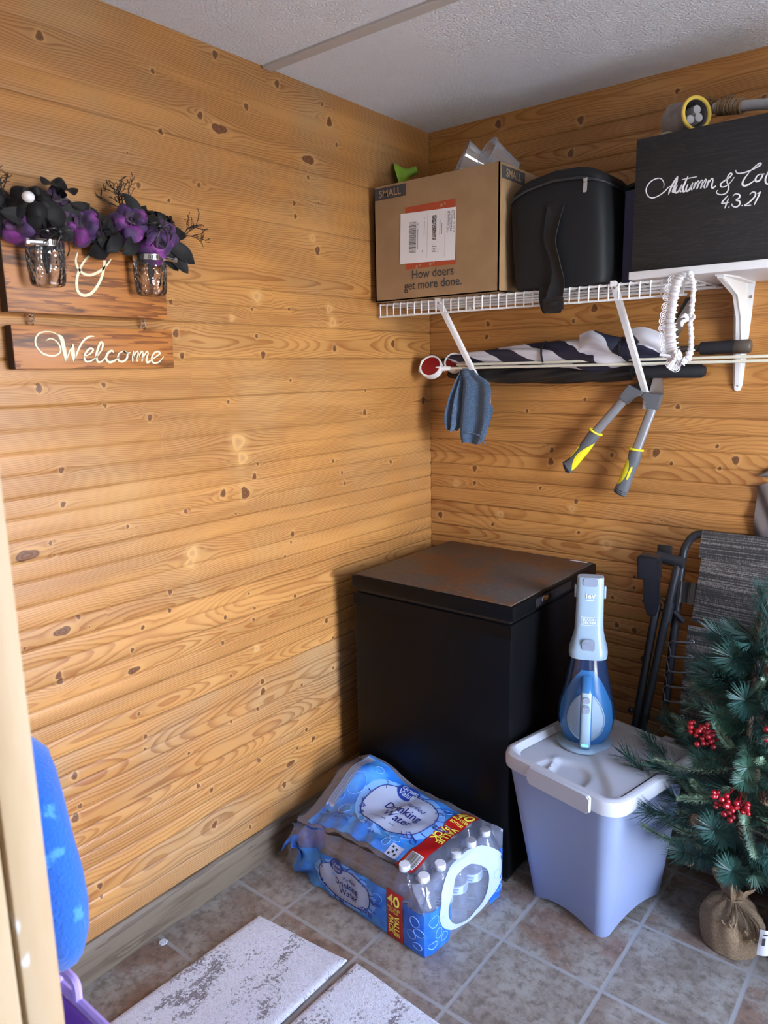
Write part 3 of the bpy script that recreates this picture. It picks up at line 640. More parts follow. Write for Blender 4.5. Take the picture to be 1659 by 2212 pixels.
AUT = [(10,[(9160,19104),(9167,19204),(9102,19316),(8993,19349),(8851,19311),(8748,19202),(8730,19079),(8796,18955),(8908,18904),(9062,18938),(9200,19019),(9290,19099),(9383,19107),(9458,19087)]),(16,[(9294,18926),(9322,19023),(9402,19189),(9492,19319)]),(20,[(9492,19319),(9471,19200),(9420,19064),(9395,18978),(9449,18959)]),(16,[(9498,19118),(9447,19004),(9461,18945),(9519,18959),(9592,19092)]),(16,[(9609,19112),(9563,18986),(9601,18936)]),(18,[(9741,19278),(9680,19145),(9631,19009),(9658,18938),(9703,18953)]),(9,[(9596,19225),(9766,19230),(9958,19232)]),(16,[(9751,19100),(9712,18996),(9726,18939),(9782,18963),(9853,19106)]),(16,[(9864,19116),(9826,18990),(9862,18951)]),(16,[(9935,19126),(9884,18959)]),(10,[(9904,19011),(9986,19129),(10011,19092)]),(16,[(10011,19092),(9964,18946)]),(10,[(9982,19009),(10064,19132),(10099,19104)]),(16,[(10099,19104),(10053,18943)]),(10,[(10072,18995),(10148,19136),(10172,19106),(10129,18975),(10165,18937)]),(16,[(10237,19121),(10186,18945)]),(10,[(10205,19007),(10296,19134),(10334,19106)]),(16,[(10334,19106),(10306,18959),(10342,18921),(10405,18954)]),(12,[(10804,19083),(10726,18978),(10624,18909),(10527,18913),(10512,18980),(10594,19042),(10708,19099),(10746,19156),(10713,19183),(10663,19127),(10649,19012),(10694,18887),(10665,18774),(10571,18734),(10461,18762),(10424,18821),(10455,18849)]),(12,[(10825,19238),(10851,19171),(10936,19146),(11071,19155),(11212,19194),(11341,19245),(11365,19282),(11328,19295),(11230,19233),(11114,19127)]),(16,[(11114,19127),(11020,18995),(10995,18904),(11040,18855),(11132,18872),(11251,18937)]),(14,[(11385,19061),(11306,19033),(11270,18955),(11304,18907),(11373,18938),(11417,19035),(11385,19061),(11467,19043)]),(14,[(11543,19107),(11485,18941),(11506,18838),(11585,18800)]),(12,[(10691,18695),(10562,18541),(10730,18538)]),(12,[(10707,18628),(10635,18411)]),(14,[(10723,18436),(10737,18425)]),(12,[(10800,18663),(10851,18703),(10937,18679),(10952,18613),(10881,18564),(10957,18527),(10962,18451),(10891,18408),(10809,18441),(10790,18497)]),(14,[(11010,18427),(11024,18417)]),(12,[(11169,18644),(11227,18688),(11291,18658),(11277,18575),(11160,18465),(11070,18414),(11216,18404)]),(10,[(11334,18630),(11403,18672)]),(13,[(11403,18672),(11279,18395)])]
pl = onplane((0, -.2921, 0), (1, 0, 0), (0, 0, 1)); bm = B()
SCRIPTW = M('white_paint', (.86, .86, .90), .5)
for wd, pts in AUT: stroke(bm, [(a/1e4, b/1e4) for a, b in pts], wd*.208*1.2e-3, pl)
part('script_lettering', bm, SCRIPTW, KBX, 'white handwritten names and date')
# on top of it
GREYF = M('grey_glove_cloth', (.30, .285, .29), .9, var=(30, (.22, .20, .20)), bump=(500, .5, .001))
GL_ = thing('work_glove', 'grey work glove with a yellow cuff, lying on the black wooden box', 'glove', (.93, -.2, 2.037))
cen = [V((.968, -.235, 2.0835)), V((.952, -.223, 2.084)), V((.932, -.207, 2.086)), V((.912, -.190, 2.090)), V((.897, -.178, 2.090)), V((.888, -.170, 2.086)), V((.884, -.167, 2.080))]
axis = V((.80, -.60, .05)).normalized(); sd = axis.cross(V((0, 0, 1))).normalized(); upv = sd.cross(axis)
rings = [[c+sd*ra*cos(2*pi*k/24)+upv*rb*sin(2*pi*k/24) for k in range(24)] for c, ra, rb in zip(cen, (.037, .036, .036, .036, .036, .033, .020), (.038, .037, .038, .042, .046, .044, .030))]
part('palm', loft(B(), rings, True, False, True), GREYF, GL_)
part('cuff', torus(B(), cen[0], axis, .0375, .0045, 32, 8), M('yellow_hem', (.75, .55, .09), .75), GL_, 'yellow cuff hem')
for i, (a, b, l) in enumerate(((-.012, -.006, .030), (-.006, .012, .030), (.012, -.012, .028))):
    c = cen[0]+sd*a+upv*(b); part('finger', tube(B(), [c-axis*.05, c-axis*.02, c-axis*.006, c-axis*.001], [.012, .012, .0105, .004], 12), M('pale_grey_knit', (.50, .50, .53), .9, bump=(600, .5, .001)) if i == 0 else bpy.data.materials['pale_grey_knit'], GL_, 'pale grey finger tucked inside the cuff')
bm = sheet(B(), lambda u, v: V((.835+u*.10, -.25+v*.14, 2.0385+.028*sin(pi*min(1, u*1.15))**.7*sin(pi*v)**.6+.004*sin(9*u+7*v))), 16, 12)
solo('garden_glove', thick(bm, .003), M('cream_cloth', (.50, .44, .33), .9, bump=(300, .4, .001)), 'cream cloth glove lying flat under the grey glove', 'glove', (.88, -.18, 2.037))
JUTE = M('jute_twine', (.34, .22, .12), .9, var=(90, (.22, .13, .06)), bump=(900, .6, .001))
BR = thing('wrapped_stick', 'pale grey stick wrapped with brown jute twine, on the black wooden box', 'stick', (1.12, -.2, 2.05))
sa, sb = V((.985, -.150, 2.112)), V((1.30, -.225, 2.050)); ax = (sb-sa).normalized()
part('pole', tube(B(), [sa, sb], .0125, 14), M('grey_painted_stick', (.42, .43, .46), .6), BR)
bm = B()
for k in range(11):
    c = sa+ax*(.012+k*.0062); M_ = random.Random(k); torus(bm, c, (ax+V((M_.uniform(-.2, .2), M_.uniform(-.2, .2), M_.uniform(-.2, .2)))), .0155, .0035, 20, 6)
part('twine_wrap', bm, JUTE, BR)
bm = B(); rg = random.Random(8)
for k in range(46):
    c = sa+ax*rg.uniform(-.05, .05)+V((0, .018, .012)); d = V((rg.uniform(-1, 1), rg.uniform(-.6, .6), rg.uniform(-.2, 1))).normalized(); e = V((rg.uniform(-1, 1), rg.uniform(-1, 1), rg.uniform(-1, .4))).normalized()
    tube(bm, cr([c, c+d*.016, c+d*.020+e*.012, c+e*.018], 4), .0016, 5)
part('twine_loops', bm, JUTE, BR)
# ------------------------------------------------------------------ umbrellas lying in the shelf braces
U1 = thing('umbrella', 'navy and white striped golf umbrella rolled up behind the shelf braces', 'umbrella', (.52, -.068, 1.515))
m, t, p = newmat('navy_white_stripes'); co = ocoord(t); s = nn(t, 'SeparateXYZ'); t.links.new(co, s.inputs[0])
an = mathn(t, 'DIVIDE', mathn(t, 'ARCTAN2', s.outputs[2], s.outputs[1]), 2*pi)
sw = mathn(t, 'ADD', mathn(t, 'MULTIPLY', an, 2), mathn(t, 'ADD', mathn(t, 'MULTIPLY', s.outputs[0], -4.9), mathn(t, 'MULTIPLY', noise(t, co, 9, 2), .6)))
f = sstep(t, mathn(t, 'PINGPONG', sw, .5), .235, .25)
t.links.new(mixc(t, f, (.012, .014, .035), (.62, .62, .68)), p.inputs['Base Color']); p.inputs['Roughness'].default_value = .55
bumpn(t, p, noise(t, ocoord(t, (12, 50, 50)), 1, 3), .5, .003); STRIPE = m
NAVY = M('navy_cloth', (.012, .014, .035), .6); BCLOTH = M('black_umbrella_cloth', (.011, .011, .012), .5, bump=(40, .5, .003))
def ulen(x): return V((x, -.068, 1.508+.012*(x-.11)/.85))
rings = []; N = 60
for i in range(N+1):
    u = i/N; x = .118+u*.775; c = ulen(x)
    R = .012+.026*min(1, u*2.2)**.8+.008*sin(max(0, u-.5)*6.28)**2*(u > .5)-.012*max(0, (u-.93)/.07)
    row = []
    for k in range(48):
        a = 2*pi*k/48; tw = a*6-x*20
        rr = R*(1+.10*sin(tw)*(1+.8*(u > .55)*sin(x*40)))*(1+.10*sin(a*2+x*18)*(u > .5))
        row.append(c+V((0, rr*cos(a)*.85, rr*sin(a))))
    rings.append(row)
part('canopy', loft(B(), rings), STRIPE, U1)
bm = B()
for x0_, x1_, z0, z1, rr in ((.62, .745, 1.545, 1.555, .030), (.76, .90, 1.548, 1.552, .026)):
    sheet(bm, lambda u, v: V((x0_+u*(x1_-x0_), -.085-.022*sin(pi*v)*sin(pi*u)-.014, z0-.03+v*.055+.012*sin(u*5))), 10, 8)
part('loose_flap', thick(bm, .0015), STRIPE, U1)
for x in (.497, .745): part('tie_strap', torus(B(), ulen(x)+V((0, 0, .002)), (1, .05, .1), .0395, .0035, 28, 6), WEB, U1)
part('tip', tube(B(), [ulen(.085), ulen(.10), ulen(.122)], [.003, .006, .007], 10), BPLAS, U1)
part('shaft', tube(B(), [ulen(.88), ulen(.975)], .0095, 12), M('taupe_metal', (.10, .085, .07), .4, .6), U1)
h = part('handle', tube(B(), [ulen(.962), ulen(.966), ulen(.99), ulen(1.02), ulen(1.052)], [.012, .0175, .0185, .0175, .0182], 18), M('black_foam', (.010, .011, .016), .7), U1)
part('end_cap', tube(B(), [ulen(1.052), ulen(1.054), ulen(1.09), ulen(1.094)], [.017, .0185, .0192, .016], 18), M('taupe_plastic', (.075, .062, .05), .45), h, 'taupe end cap')
U2 = thing('umbrella', 'plain black umbrella rolled up below the striped one', 'umbrella', (.5, -.038, 1.455))
rings = []
for i in range(41):
    u = i/40; x = .105+u*.66; R = .010+.0165*min(1, u*2.5)**.7-.006*max(0, (u-.85)/.15)
    rings.append([V((x, -.036+R*cos(2*pi*k/36)*(1+.13*sin(5*2*pi*k/36+x*30)), 1.458+R*1.05*sin(2*pi*k/36)*(1+.15*sin(5*2*pi*k/36+x*30))-.004*sin(pi*u))) for k in range(36)])
part('canopy', loft(B(), rings), BCLOTH, U2)
part('shaft', tube(B(), [(.74, -.036, 1.458), (.86, -.036, 1.458)], .008, 10), BPLAS, U2)
part('handle', tube(B(), [(.80, -.036, 1.458), (.803, -.036, 1.458), (.96, -.036, 1.458), (.972, -.036, 1.458)], [.012, .0185, .0195, .013], 18), bpy.data.materials['black_foam'], U2)
# ------------------------------------------------------------------ driveway markers
ROD = M('ivory_fibreglass', (.72, .70, .58), .45); RED = M('red_reflector', (.22, .006, .008), .22, bump=(420, .5, .0015), coat=.5)
MW = M('white_marker_plastic', (.82, .82, .83), .4)
for i, (c, n_, zr, yr, lab) in enumerate((((.086, -.118, 1.484), (.20, -.84, .42), 1.4780, -.103, 'driveway marker with a white-rimmed red reflector, its rod in front of the black umbrella'),
                                ((.150, -.072, 1.497), (.25, -.85, .40), 1.4900, -.098, 'second driveway marker, its red reflector half hidden behind the first'))):
    T = thing('driveway_marker', lab, 'driveway marker', c, 'reflective driveway markers')
    c = V(c); n_ = V(n_).normalized(); Mx = frame(c, n_.orthogonal(), z=n_); R = .0395 if i == 0 else .033
    part('housing', lathe(B(), [(R-.006, .006), (R-.004, .009), (R, .009), (R+.001, 0), (R-.001, -.018), (R-.006, -.022), (0, -.022)], Mx, 40), MW, T)
    part('reflector', lathe(B(), [(0, .008), (R-.02, .0078), (R-.0045, .0065), (R-.0045, .003)], Mx, 40), RED, T, 'red round reflector')
    part('rod', tube(B(), [(c.x+.030, yr, zr), (1.74, yr, zr+.008)], .0042, 8), ROD, T)
    part('clamp', tube(B(), [c+V((.02, .006, -.006+i*.0)), V((c.x+.07, yr, zr))], [.012, .0065], 10), MW, T)
    if i == 0: part('tab', prism(B(), rrect(.016, .050, .007), .006, frame(c+V((-.040, .004, .002)), (.9, -.3, .1), z=n_), .001), MW, T)
# ------------------------------------------------------------------ lace garter hanging from the wire shelf
SATIN = M('white_satin', (.85, .85, .88), .35, bump=(60, .3, .002), sheen=.3); LACE = M('white_lace', (.82, .82, .85), .7)
GT = thing('lace_garter', 'white ruffled lace garter hanging over the wire shelf edge', 'garter', (.985, -.316, 1.69))
def ruffle(pts, wd, dp, fr, k=14, seed=0):
    P = cr(pts, k); m_ = len(P); q = random.Random(seed); rings = []; tt = 0
    for i in range(m_):
        s_ = 1+.14*sin(i*fr)+q.uniform(-.07, .07); t_ = (P[min(i+1, m_-1)]-P[max(i-1, 0)]).normalized()
        x_ = V((1, -.25, 0)); x_ = (x_-t_*x_.dot(t_)).normalized(); y_ = t_.cross(x_); sh = x_*.16*wd*sin(i*fr*.5+1)
        rings.append([P[i]+sh+x_*wd*s_*cos(2*pi*j/14)+y_*dp*s_*sin(2*pi*j/14)*(1+.25*sin(i*fr+1)) for j in range(14)])
    return loft(B(), rings)
left = [(.990, -.300, 1.699), (.976, -.318, 1.690), (.966, -.322, 1.655), (.962, -.322, 1.61), (.958, -.322, 1.578), (.962, -.322, 1.54), (.968, -.322, 1.51), (.980, -.322, 1.490), (.994, -.320, 1.482)]
right = [(.990, -.300, 1.699), (1.002, -.318, 1.691), (1.010, -.320, 1.665), (1.010, -.320, 1.625), (1.008, -.320, 1.585), (1.012, -.320, 1.545), (1.013, -.320, 1.515), (1.008, -.320, 1.495), (.994, -.320, 1.482)]
part('band', ruffle(left[:5], .0125, .006, 1.5, 22, 1), SATIN, GT)
part('band', ruffle(left[4:], .0175, .006, 1.6, 18, 2), SATIN, GT)
part('band', ruffle(right[:7], .0062, .005, 1.25, 18, 3), SATIN, GT)
part('band', ruffle(right[6:], .0088, .006, 1.0, 13, 4), SATIN, GT)
bm = B(); P = cr(left[1:], 8)
for i in range(2, len(P)-1, 4):
    c = P[i]+V((-.016, -.001, 0)) if i < len(P)-14 else P[i]+V((-.012, -.001, -.014))
    for rr in (.010, .0055): torus(bm, c, (.15, -1, .1), rr, .0011, 14, 5)
    for k in range(5): a = 2*pi*k/5; tube(bm, [c, c+V((cos(a)*.010, 0, sin(a)*.010))], .0008, 4)
part('lace_edge', bm, LACE, GT)
bm = B()
for k in range(6): a = 2*pi*k/6; ball(bm, V((.984+.008*cos(a), -.334, 1.500+.008*sin(a))), .006, (1, .6, 1), 2)
ball(bm, (.984, -.339, 1.500), .005, (1, .7, 1), 2)
part('satin_flower', bm, SATIN, GT)
bm = B()
for a, b, c in (((.978, -.333, 1.497), (.960, -.335, 1.500), (.942, -.334, 1.503)), ((.982, -.334, 1.494), (.972, -.335, 1.482), (.962, -.334, 1.470)), ((.984, -.334, 1.494), (.976, -.335, 1.482), (.968, -.334, 1.467))):
    tube(bm, cr([a, b, c], 4), .0035, 8, True, .0012)
for a in (.4, 2.2, 3.4): tube(bm, cr([(1.006, -.328, 1.585), (1.006+.014*cos(a), -.331, 1.585+.014*sin(a)), (1.004+.018*cos(a+.5), -.331, 1.583+.02*sin(a+.5))], 4), [.002, .003, .0042, .005, .005, .0048, .004, .003, .0015][:9], 8, True, .0015)
part('ribbon_bow', bm, SATIN, GT)
# ------------------------------------------------------------------ blue wash cloth over the left brace
TERRY = M('blue_terry_cloth', (.050, .105, .20), .95, var=(380, (.115, .20, .33), .42, .60), bump=(430, 1.0, .006), sheen=.25)
def lobe(rows, yb, folds, ph, amp):
    R = cr([(a, b, z) for a, b, z in rows], 5); m_ = len(R)-1
    def f(u, v):
        i = min(m_, int(round(v*m_))); q = R[i]; g = min(1, v*2.5)
        return V((q.x+(q.y-q.x)*u, yb-amp*g*(sin(u*folds*2*pi+ph)*.5+.5)-.010*sin(pi*u)*g+.012*(1-v), q.z+.003*sin(u*7)))
    return f, m_
bm = B()
f, m_ = lobe([(.206, .247, 1.476), (.212, .272, 1.455), (.221, .326, 1.422), (.219, .330, 1.36), (.216, .328, 1.31), (.213, .318, 1.26), (.222, .299, 1.228)], -.118, 1.3, .5, .020); sheet(bm, f, 26, m_)
f, m_ = lobe([(.214, .224, 1.445), (.213, .262, 1.40), (.212, .32, 1.35), (.214, .312, 1.29), (.222, .29, 1.232)], -.104, 1.3, 2.5, .010); sheet(bm, f, 20, m_)
f, m_ = lobe([(.196, .214, 1.472), (.183, .212, 1.44), (.160, .210, 1.38), (.142, .207, 1.32), (.146, .203, 1.287), (.160, .186, 1.268)], -.112, 1.9, 0, .022); sheet(bm, f, 26, m_)
f, m_ = lobe([(.200, .218, 1.455), (.182, .212, 1.40), (.165, .205, 1.34), (.168, .2, 1.30)], -.098, 1.2, 1, .012); sheet(bm, f, 16, m_)
WC = thing('wash_cloth', 'blue terry wash cloth hanging folded at the left shelf brace', 'cloth', (.24, -.11, 1.47))
part('cloth', thick(bm, .0055), TERRY, WC)
part('hem', tube(B(), cr([(.216, -.135, 1.262), (.24, -.142, 1.264), (.27, -.143, 1.262), (.295, -.139, 1.256), (.308, -.135, 1.238), (.314, -.131, 1.226)], 6), .0022, 6), TERRY, WC)
# ------------------------------------------------------------------ hedge shears hanging on the right brace
SH = thing('hedge_shears', 'grey and yellow hedge shears hanging open from the right shelf brace', 'shears', (.81, -.05, 1.40))
DGREY = M('grey_handle_plastic', (.115, .125, .14), .5); TUBEG = M('satin_grey_tube', (.30, .315, .34), .33, .4); YEL = M('yellow_grip_rubber', (.80, .72, .02), .5)
PW = lambda y: frame((0, y, 0), (1, 0, 0), (0, 0, 1))      # x right, y up, +z towards the room
def P2(pts): return [(a/1000, b/1000) for a, b in pts]
part('blade', prism(B(), P2([(812, 1394), (856, 1388), (847, 1453), (862, 1500), (905, 1590), (929, 1652), (926, 1662), (912, 1655), (880, 1600), (845, 1530), (826, 1454)]), .003, PW(-.022), .0005), STEEL, SH)
part('blade', prism(B(), P2([(762, 1417), (800, 1397), (826, 1402), (834, 1440), (866, 1520), (906, 1612), (918, 1664), (902, 1664), (862, 1580), (828, 1500), (815, 1450), (790, 1440)]), .003, PW(-.017), .0005), M('dark_coated_blade', (.045, .043, .042), .4, .6), SH, 'dark coated blade')
for nm, pts, tb, rg_, ctr, sg in (('left', [(747, 1401), (761, 1420), (800, 1399), (808, 1394), (800, 1386), (779, 1385), (757, 1364), (731, 1380)], ((744, 1374), (664, 1276)), (664.5, 1277), [(664, 1276), (638, 1236), (611, 1200), (587, 1170), (570, 1157)], 1),
                              ('right', [(808, 1398), (858, 1390), (853, 1368), (848, 1346), (814, 1351), (819, 1370), (800, 1384)], ((831, 1350), (794, 1228)), (793, 1228.5), [(793, 1228), (786, 1192), (774, 1156), (762, 1118), (749, 1088)], -1)):
    hd = part('handle', tube(B(), [V((tb[0][0]/1000, -.046, tb[0][1]/1000)), V((tb[1][0]/1000, -.055, tb[1][1]/1000))], .0142, 20, True, .009, (1, 0, 0)), TUBEG, SH)
    part('collar', prism(B(), P2(pts), .026, PW(-.032), .003), DGREY, hd)
    cp = [V((a/1000, -.055-.002*i, b/1000)) for i, (a, b) in enumerate(ctr)]; cc = cr(cp, 6); n = len(cc)
    rw = [.0185+.004*sin(pi*i/(n-1))**2*sg*0+.0028*(i/(n-1))**3+.0012*sin(i/(n-1)*9) for i in range(n)]
    rw[0] = .017; rw[-1] = .016
    gp = part('grip', tube(B(), cc, rw, 22, True, [.0145]*(n-1)+[.010], (1, 0, 0)), DGREY, hd)
    d0 = (cc[3]-cc[0]).normalized()
    part('grip_ring', torus(B(), cc[0], d0, .0205, .0035, 28, 8, .72), YEL, gp, 'yellow ring')
    def onGrip(u, v):                     # u along the grip, v across
        i = min(n-1, max(0, int(u*(n-1)))); j = min(n-1, i+1); f_ = u*(n-1)-i; c = cc[i].lerp(cc[j], f_)
        t_ = (cc[min(n-1, i+2)]-cc[max(0, i-1)]).normalized(); x_ = V((1, 0, 0)); x_ = (x_-t_*x_.dot(t_)).normalized()
        return c+x_*.0200*sin(v*1.45)+V((0, -1, 0))*.0158*cos(v*1.45)
    def pad(u, v):
        w_ = sin(pi*u)**.65
        vv = (.98*sg if sg > 0 else -.98)-sg*(1.02*w_*(1-v)) if sg > 0 else -.98+1.0*w_*(1-v)*1.0
        return onGrip(.16+.66*u, vv)
    part('grip_pad', thick(sheet(B(), pad, 24, 8), .001), YEL, gp, 'yellow palm pad')
    part('grip_pad', thick(sheet(B(), lambda u, v: onGrip(.34+.27*u, (-.62 if sg > 0 else .25)+(v-.5)*.26*sin(pi*(.06+.88*u))**.4), 14, 4), .001), YEL, gp, 'yellow finger strip')
    bm = B()
    for k in range(3):
        bm2 = [onGrip(.86+.04*k, v/10) for v in range(-9, 10)]; tube(bm, bm2, .0009, 5)
    part('groove_lines', bm, BPLAS, gp)
    part('hang_hole', lathe(B(), [(0, .0), (.004, 0), (.0042, -.004)], frame(onGrip(.93, .42*sg)+V((0, -.0012, 0)), (1, 0, 0), z=(0, -1, 0)), 14), BPLAS, gp)
part('pivot_bolt', lathe(B(), [(.008, 0), (.008, .003), (.005, .006), (0, .006)], frame((.832, -.026, 1.447), (1, 0, 0), z=(0, -1, 0)), 16), STEEL, SH)
part('bumper', prism(B(), rrect(.03, .014, .006, 5, .829, 1.457), .003, PW(-.026), .001), YEL, SH, 'yellow blade guard')
# ------------------------------------------------------------------ plastic scrap on the wall
PB = M('dull_clear_plastic', (.13, .10, .085), .7, spec=.2, alpha=.82, bump=(14, .5, .01))
bm = sheet(B(), lambda u, v: V((1.106+.10*u+.018*(1-v)*(1-u)-.012*v*(1-u)*0+.02*(v)*(1-u), -.012-.012*sin(u*5+v*4)**2, .995+v*(.145+.01*sin(u*4)))), 14, 14)
solo('plastic_bag', thick(bm, .001), PB, 'dull translucent plastic bag hanging on the back wall above the folding chair', 'bag', (1.16, -.005, 1.14))
bm = sheet(B(), lambda u, v: V((1.130+.09*u, -.010-.012*sin(pi*v), 1.165+.045*v*min(1, .2+u*1.6)-.004*u)), 12, 8)
solo('cloth_cap', thick(bm, .002), M('grey_beige_cloth', (.14, .115, .10), .9), 'grey-beige cloth edge poking into view at the right, above the plastic bag', 'cloth', (1.17, -.005, 1.19))
# ------------------------------------------------------------------ lidded bin
ang = math.radians(-12.0); BX = V((cos(ang), sin(ang), 0)); BY = V((-sin(ang), cos(ang), 0))
def bp_(u, v, z): return BX*u+BY*v+V((0, 0, z))
BIN = thing('storage_bin', 'translucent plastic storage bin with a white hinged lid, right of the freezer', 'bin', bp_(.95, -.26, 0))
m, t, p = newmat('milky_bin_plastic')
p.inputs['Base Color'].default_value = (.27, .33, .50, 1); p.inputs['Roughness'].default_value = .38; p.inputs['Alpha'].default_value = .86
p.inputs['Subsurface Weight'].default_value = .25; p.inputs['Subsurface Radius'].default_value = (.03, .03, .04)
bumpn(t, p, noise(t, ocoord(t, (1, 1, .4)), 18, 3), .12, .002); MILK = m
def binring(u0, u1, v0, v1, z, r, arch=0):
    o = []
    for x, y in rrect(u1-u0, v1-v0, r, 6):
        a = 0
        if arch:
            fx = max(0, 1-(2*x/(u1-u0-2*r))**2) if abs(abs(y)-(v1-v0)/2) < .004 else 0
            fy = max(0, 1-(2*y/(v1-v0-2*r))**2) if abs(abs(x)-(u1-u0)/2) < .004 else 0
            a = arch*max(fx, fy)
        o.append((x, y, z+a))
    cu, cv = (u0+u1)/2, (v0+v1)/2
    return [bp_(cu+x, cv+y, zz) for x, y, zz in o]
def rr_dense(u0, u1, v0, v1, z, r, arch=0, k=10):
    base = rrect(u1-u0, v1-v0, r, 6); o = []
    for i in range(len(base)):
        a, b = base[i], base[(i+1) % len(base)]; q = k if math.hypot(a[0]-b[0], a[1]-b[1]) > .05 else 1
        for j in range(q): o.append((a[0]+(b[0]-a[0])*j/q, a[1]+(b[1]-a[1])*j/q))
    cu, cv = (u0+u1)/2, (v0+v1)/2; hw, hh = (u1-u0)/2-r, (v1-v0)/2-r
    res = []
    for x, y in o:
        f = max(0, 1-(x/hw)**2)*(abs(y) > hh+r*.9)+max(0, 1-(y/hh)**2)*(abs(x) > hw+r*.9)
        res.append(bp_(cu+x, cv+y, z+arch*min(1, f)))
    return res
def lv(z):
    f = z/.44; return (.825-.049*f, 1.068+.062*f, -.392-.075*f, -.098+.002*f)
rings = [rr_dense(*lv(z), z, .028+.02*z/.44, ar) for z, ar in ((.0, .022), (.02, .020), (.08, .010), (.16, .003), (.25, 0), (.34, 0), (.43, 0))]
part('tub', loft(B(), rings, True, False, False), MILK, BIN)
part('tub_floor', loft(B(), [rr_dense(.835, 1.058, -.382, -.108, .026, .03), rr_dense(.835, 1.058, -.382, -.108, .029, .03)]), MILK, BIN)
U0, U1_, V0, V1 = .776, 1.146, -.482, -.088
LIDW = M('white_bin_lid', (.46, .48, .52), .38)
def ins(d, z, r): return rr_dense(U0+d, U1_-d, V0+d, V1-d, z, max(.008, r-d*.5))
rings = [ins(.004, .418, .055), ins(0, .420, .055), ins(-.001, .444, .055), ins(.002, .455, .055), ins(.008, .459, .055), ins(.018, .4585, .055), ins(.026, .450, .055), ins(.032, .4445, .055)]
bm = loft(B(), rings, True, False, False)
def lidf(u, v):
    x, y = U0+.025+u*(U1_-U0-.050), V0+.025+v*(V1-V0-.050)
    z = .4415+.013*(1/(1+math.exp(-(x-1.01+.12*sin((y+.35)*9))*160)))-.010/(1+math.exp(((x-.95)**2+(y+.43)**2-.0045)*2500))
    z += .011*math.exp(-(((x-.90)+.35*(y+.40))/.008)**2)*(1/(1+math.exp((y+.385)*120)))*(1/(1+math.exp(-(y+.455)*120)))
    return bp_(x, y, z)
sheet(bm, lidf, 50, 50)
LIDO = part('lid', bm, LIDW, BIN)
bm = B(); Mx = frame(bp_(.983, V0-.002, .436), BX, z=-BY)
prism(bm, rrect(.19, .046, .008), .010, Mx, .003); part('latch', bm, LIDW, LIDO)
for u in (.86, 1.05): part('hinge', box(B(), (0, 0, 0), (.03, .018, .014), frame(bp_(u, V1+.004, .452), BX, z=(0, 0, 1)), .002), LIDW, LIDO)
# ------------------------------------------------------------------ hand vacuum
VF = V((.386, -.92, 0)).normalized(); VS = V((.92, .386, 0)).normalized(); vc = V((.822, -.432, .4435)); VZ = V((0, 0, 1))
def vp(s, f, z): return vc+VS*s+VF*f+VZ*z
HV = thing('hand_vacuum', 'blue and white cordless hand vacuum standing on the bin lid', 'vacuum cleaner', vc)
VBLU = M('blue_vacuum_shell', (.030, .140, .34), .22, spec=.5); VNAV = M('smoky_navy_bowl', (.018, .035, .085), .12, coat=.4)
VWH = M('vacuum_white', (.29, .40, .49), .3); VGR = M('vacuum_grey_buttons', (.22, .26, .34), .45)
def vlev(z):
    T = [(0, .040, .030), (.008, .050, .034), (.03, .064, .044), (.06, .0745, .052), (.09, .0775, .057), (.13, .073, .058), (.17, .064, .056), (.21, .055, .052), (.245, .049, .047), (.265, .047, .045)]
    for (a, b, c), (d, e, f) in zip(T, T[1:]):
        if z <= d: q = (z-a)/(d-a); q2 = q; return b+(e-b)*q2, c+(f-c)*q2
    return T[-1][1:]
def vsurf(z, a, off=0): w_, d_ = vlev(z); return vp((w_+off)*sin(a), (d_+off)*cos(a), z)
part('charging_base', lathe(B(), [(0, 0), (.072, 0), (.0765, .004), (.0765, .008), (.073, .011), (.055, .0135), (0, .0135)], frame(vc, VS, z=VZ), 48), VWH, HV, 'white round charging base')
zz = [.012+.253*i/30 for i in range(31)]
bd = part('body', loft(B(), [[vsurf(z, 2*pi*k/48) for k in range(48)] for z in zz]), VNAV, HV, 'smoky navy dust bowl')
def shellw(z): return .95*max(.05, min(1, ((.235-z)/.10)))**.42 if z > .10 else .95-.25*max(0, (.03-z)/.03)
part('front_shell', thick(sheet(B(), lambda u, v: vsurf(.014+.22*v, (2*u-1)*1.15*shellw(.014+.22*v), .0022), 28, 30), .001), VBLU, bd, 'bright blue front shell')
def ov(r, a, off):
    z = .098+.074*r*cos(a)*(1 if cos(a) > 0 else .92); s_ = .048*r*sin(a)*(1-.18*max(0, cos(a))); w_, d_ = vlev(z)
    return vsurf(z, math.asin(max(-1, min(1, s_/(w_+.004)))), off)
bm = B(); sheet(bm, lambda u, v: ov(.02+.98*v, 2*pi*u, .0045), 48, 8); part('grip_recess', bm, VWH, bd, 'white oval behind the grip')
part('recess_rim', tube(B(), [ov(1.0, 2*pi*k/48, .0045) for k in range(50)], .0022, 6), VWH, bd)
hp = [(vlev(.215)[1]+.001, .215), (vlev(.195)[1]+.014, .203), (.084, .188), (.089, .165), (.090, .12), (.086, .07), (.075, .035), (.056, .016), (.036, .012)]
hc = cr([vp(0, f, z) for f, z in hp], 6)
hd = part('handle', tube(B(), hc, .0155, 16, True, .009, VS), VBLU, HV)
hq = cr([vp(0, f+.0075, z) for f, z in hp[2:8]], 6)
part('handle_face', tube(B(), hq, .0125, 14, True, .004, VS), VWH, hd, 'white handle face')
def hpt(z, s_, o): return vp(s_, .1035+o, z)
bm = B(); prism(bm, rrect(.017, .016, .005), .004, frame(vp(0, .0995, .171), VS, z=VF), .001); part('button', bm, VGR, hd, 'grey button')
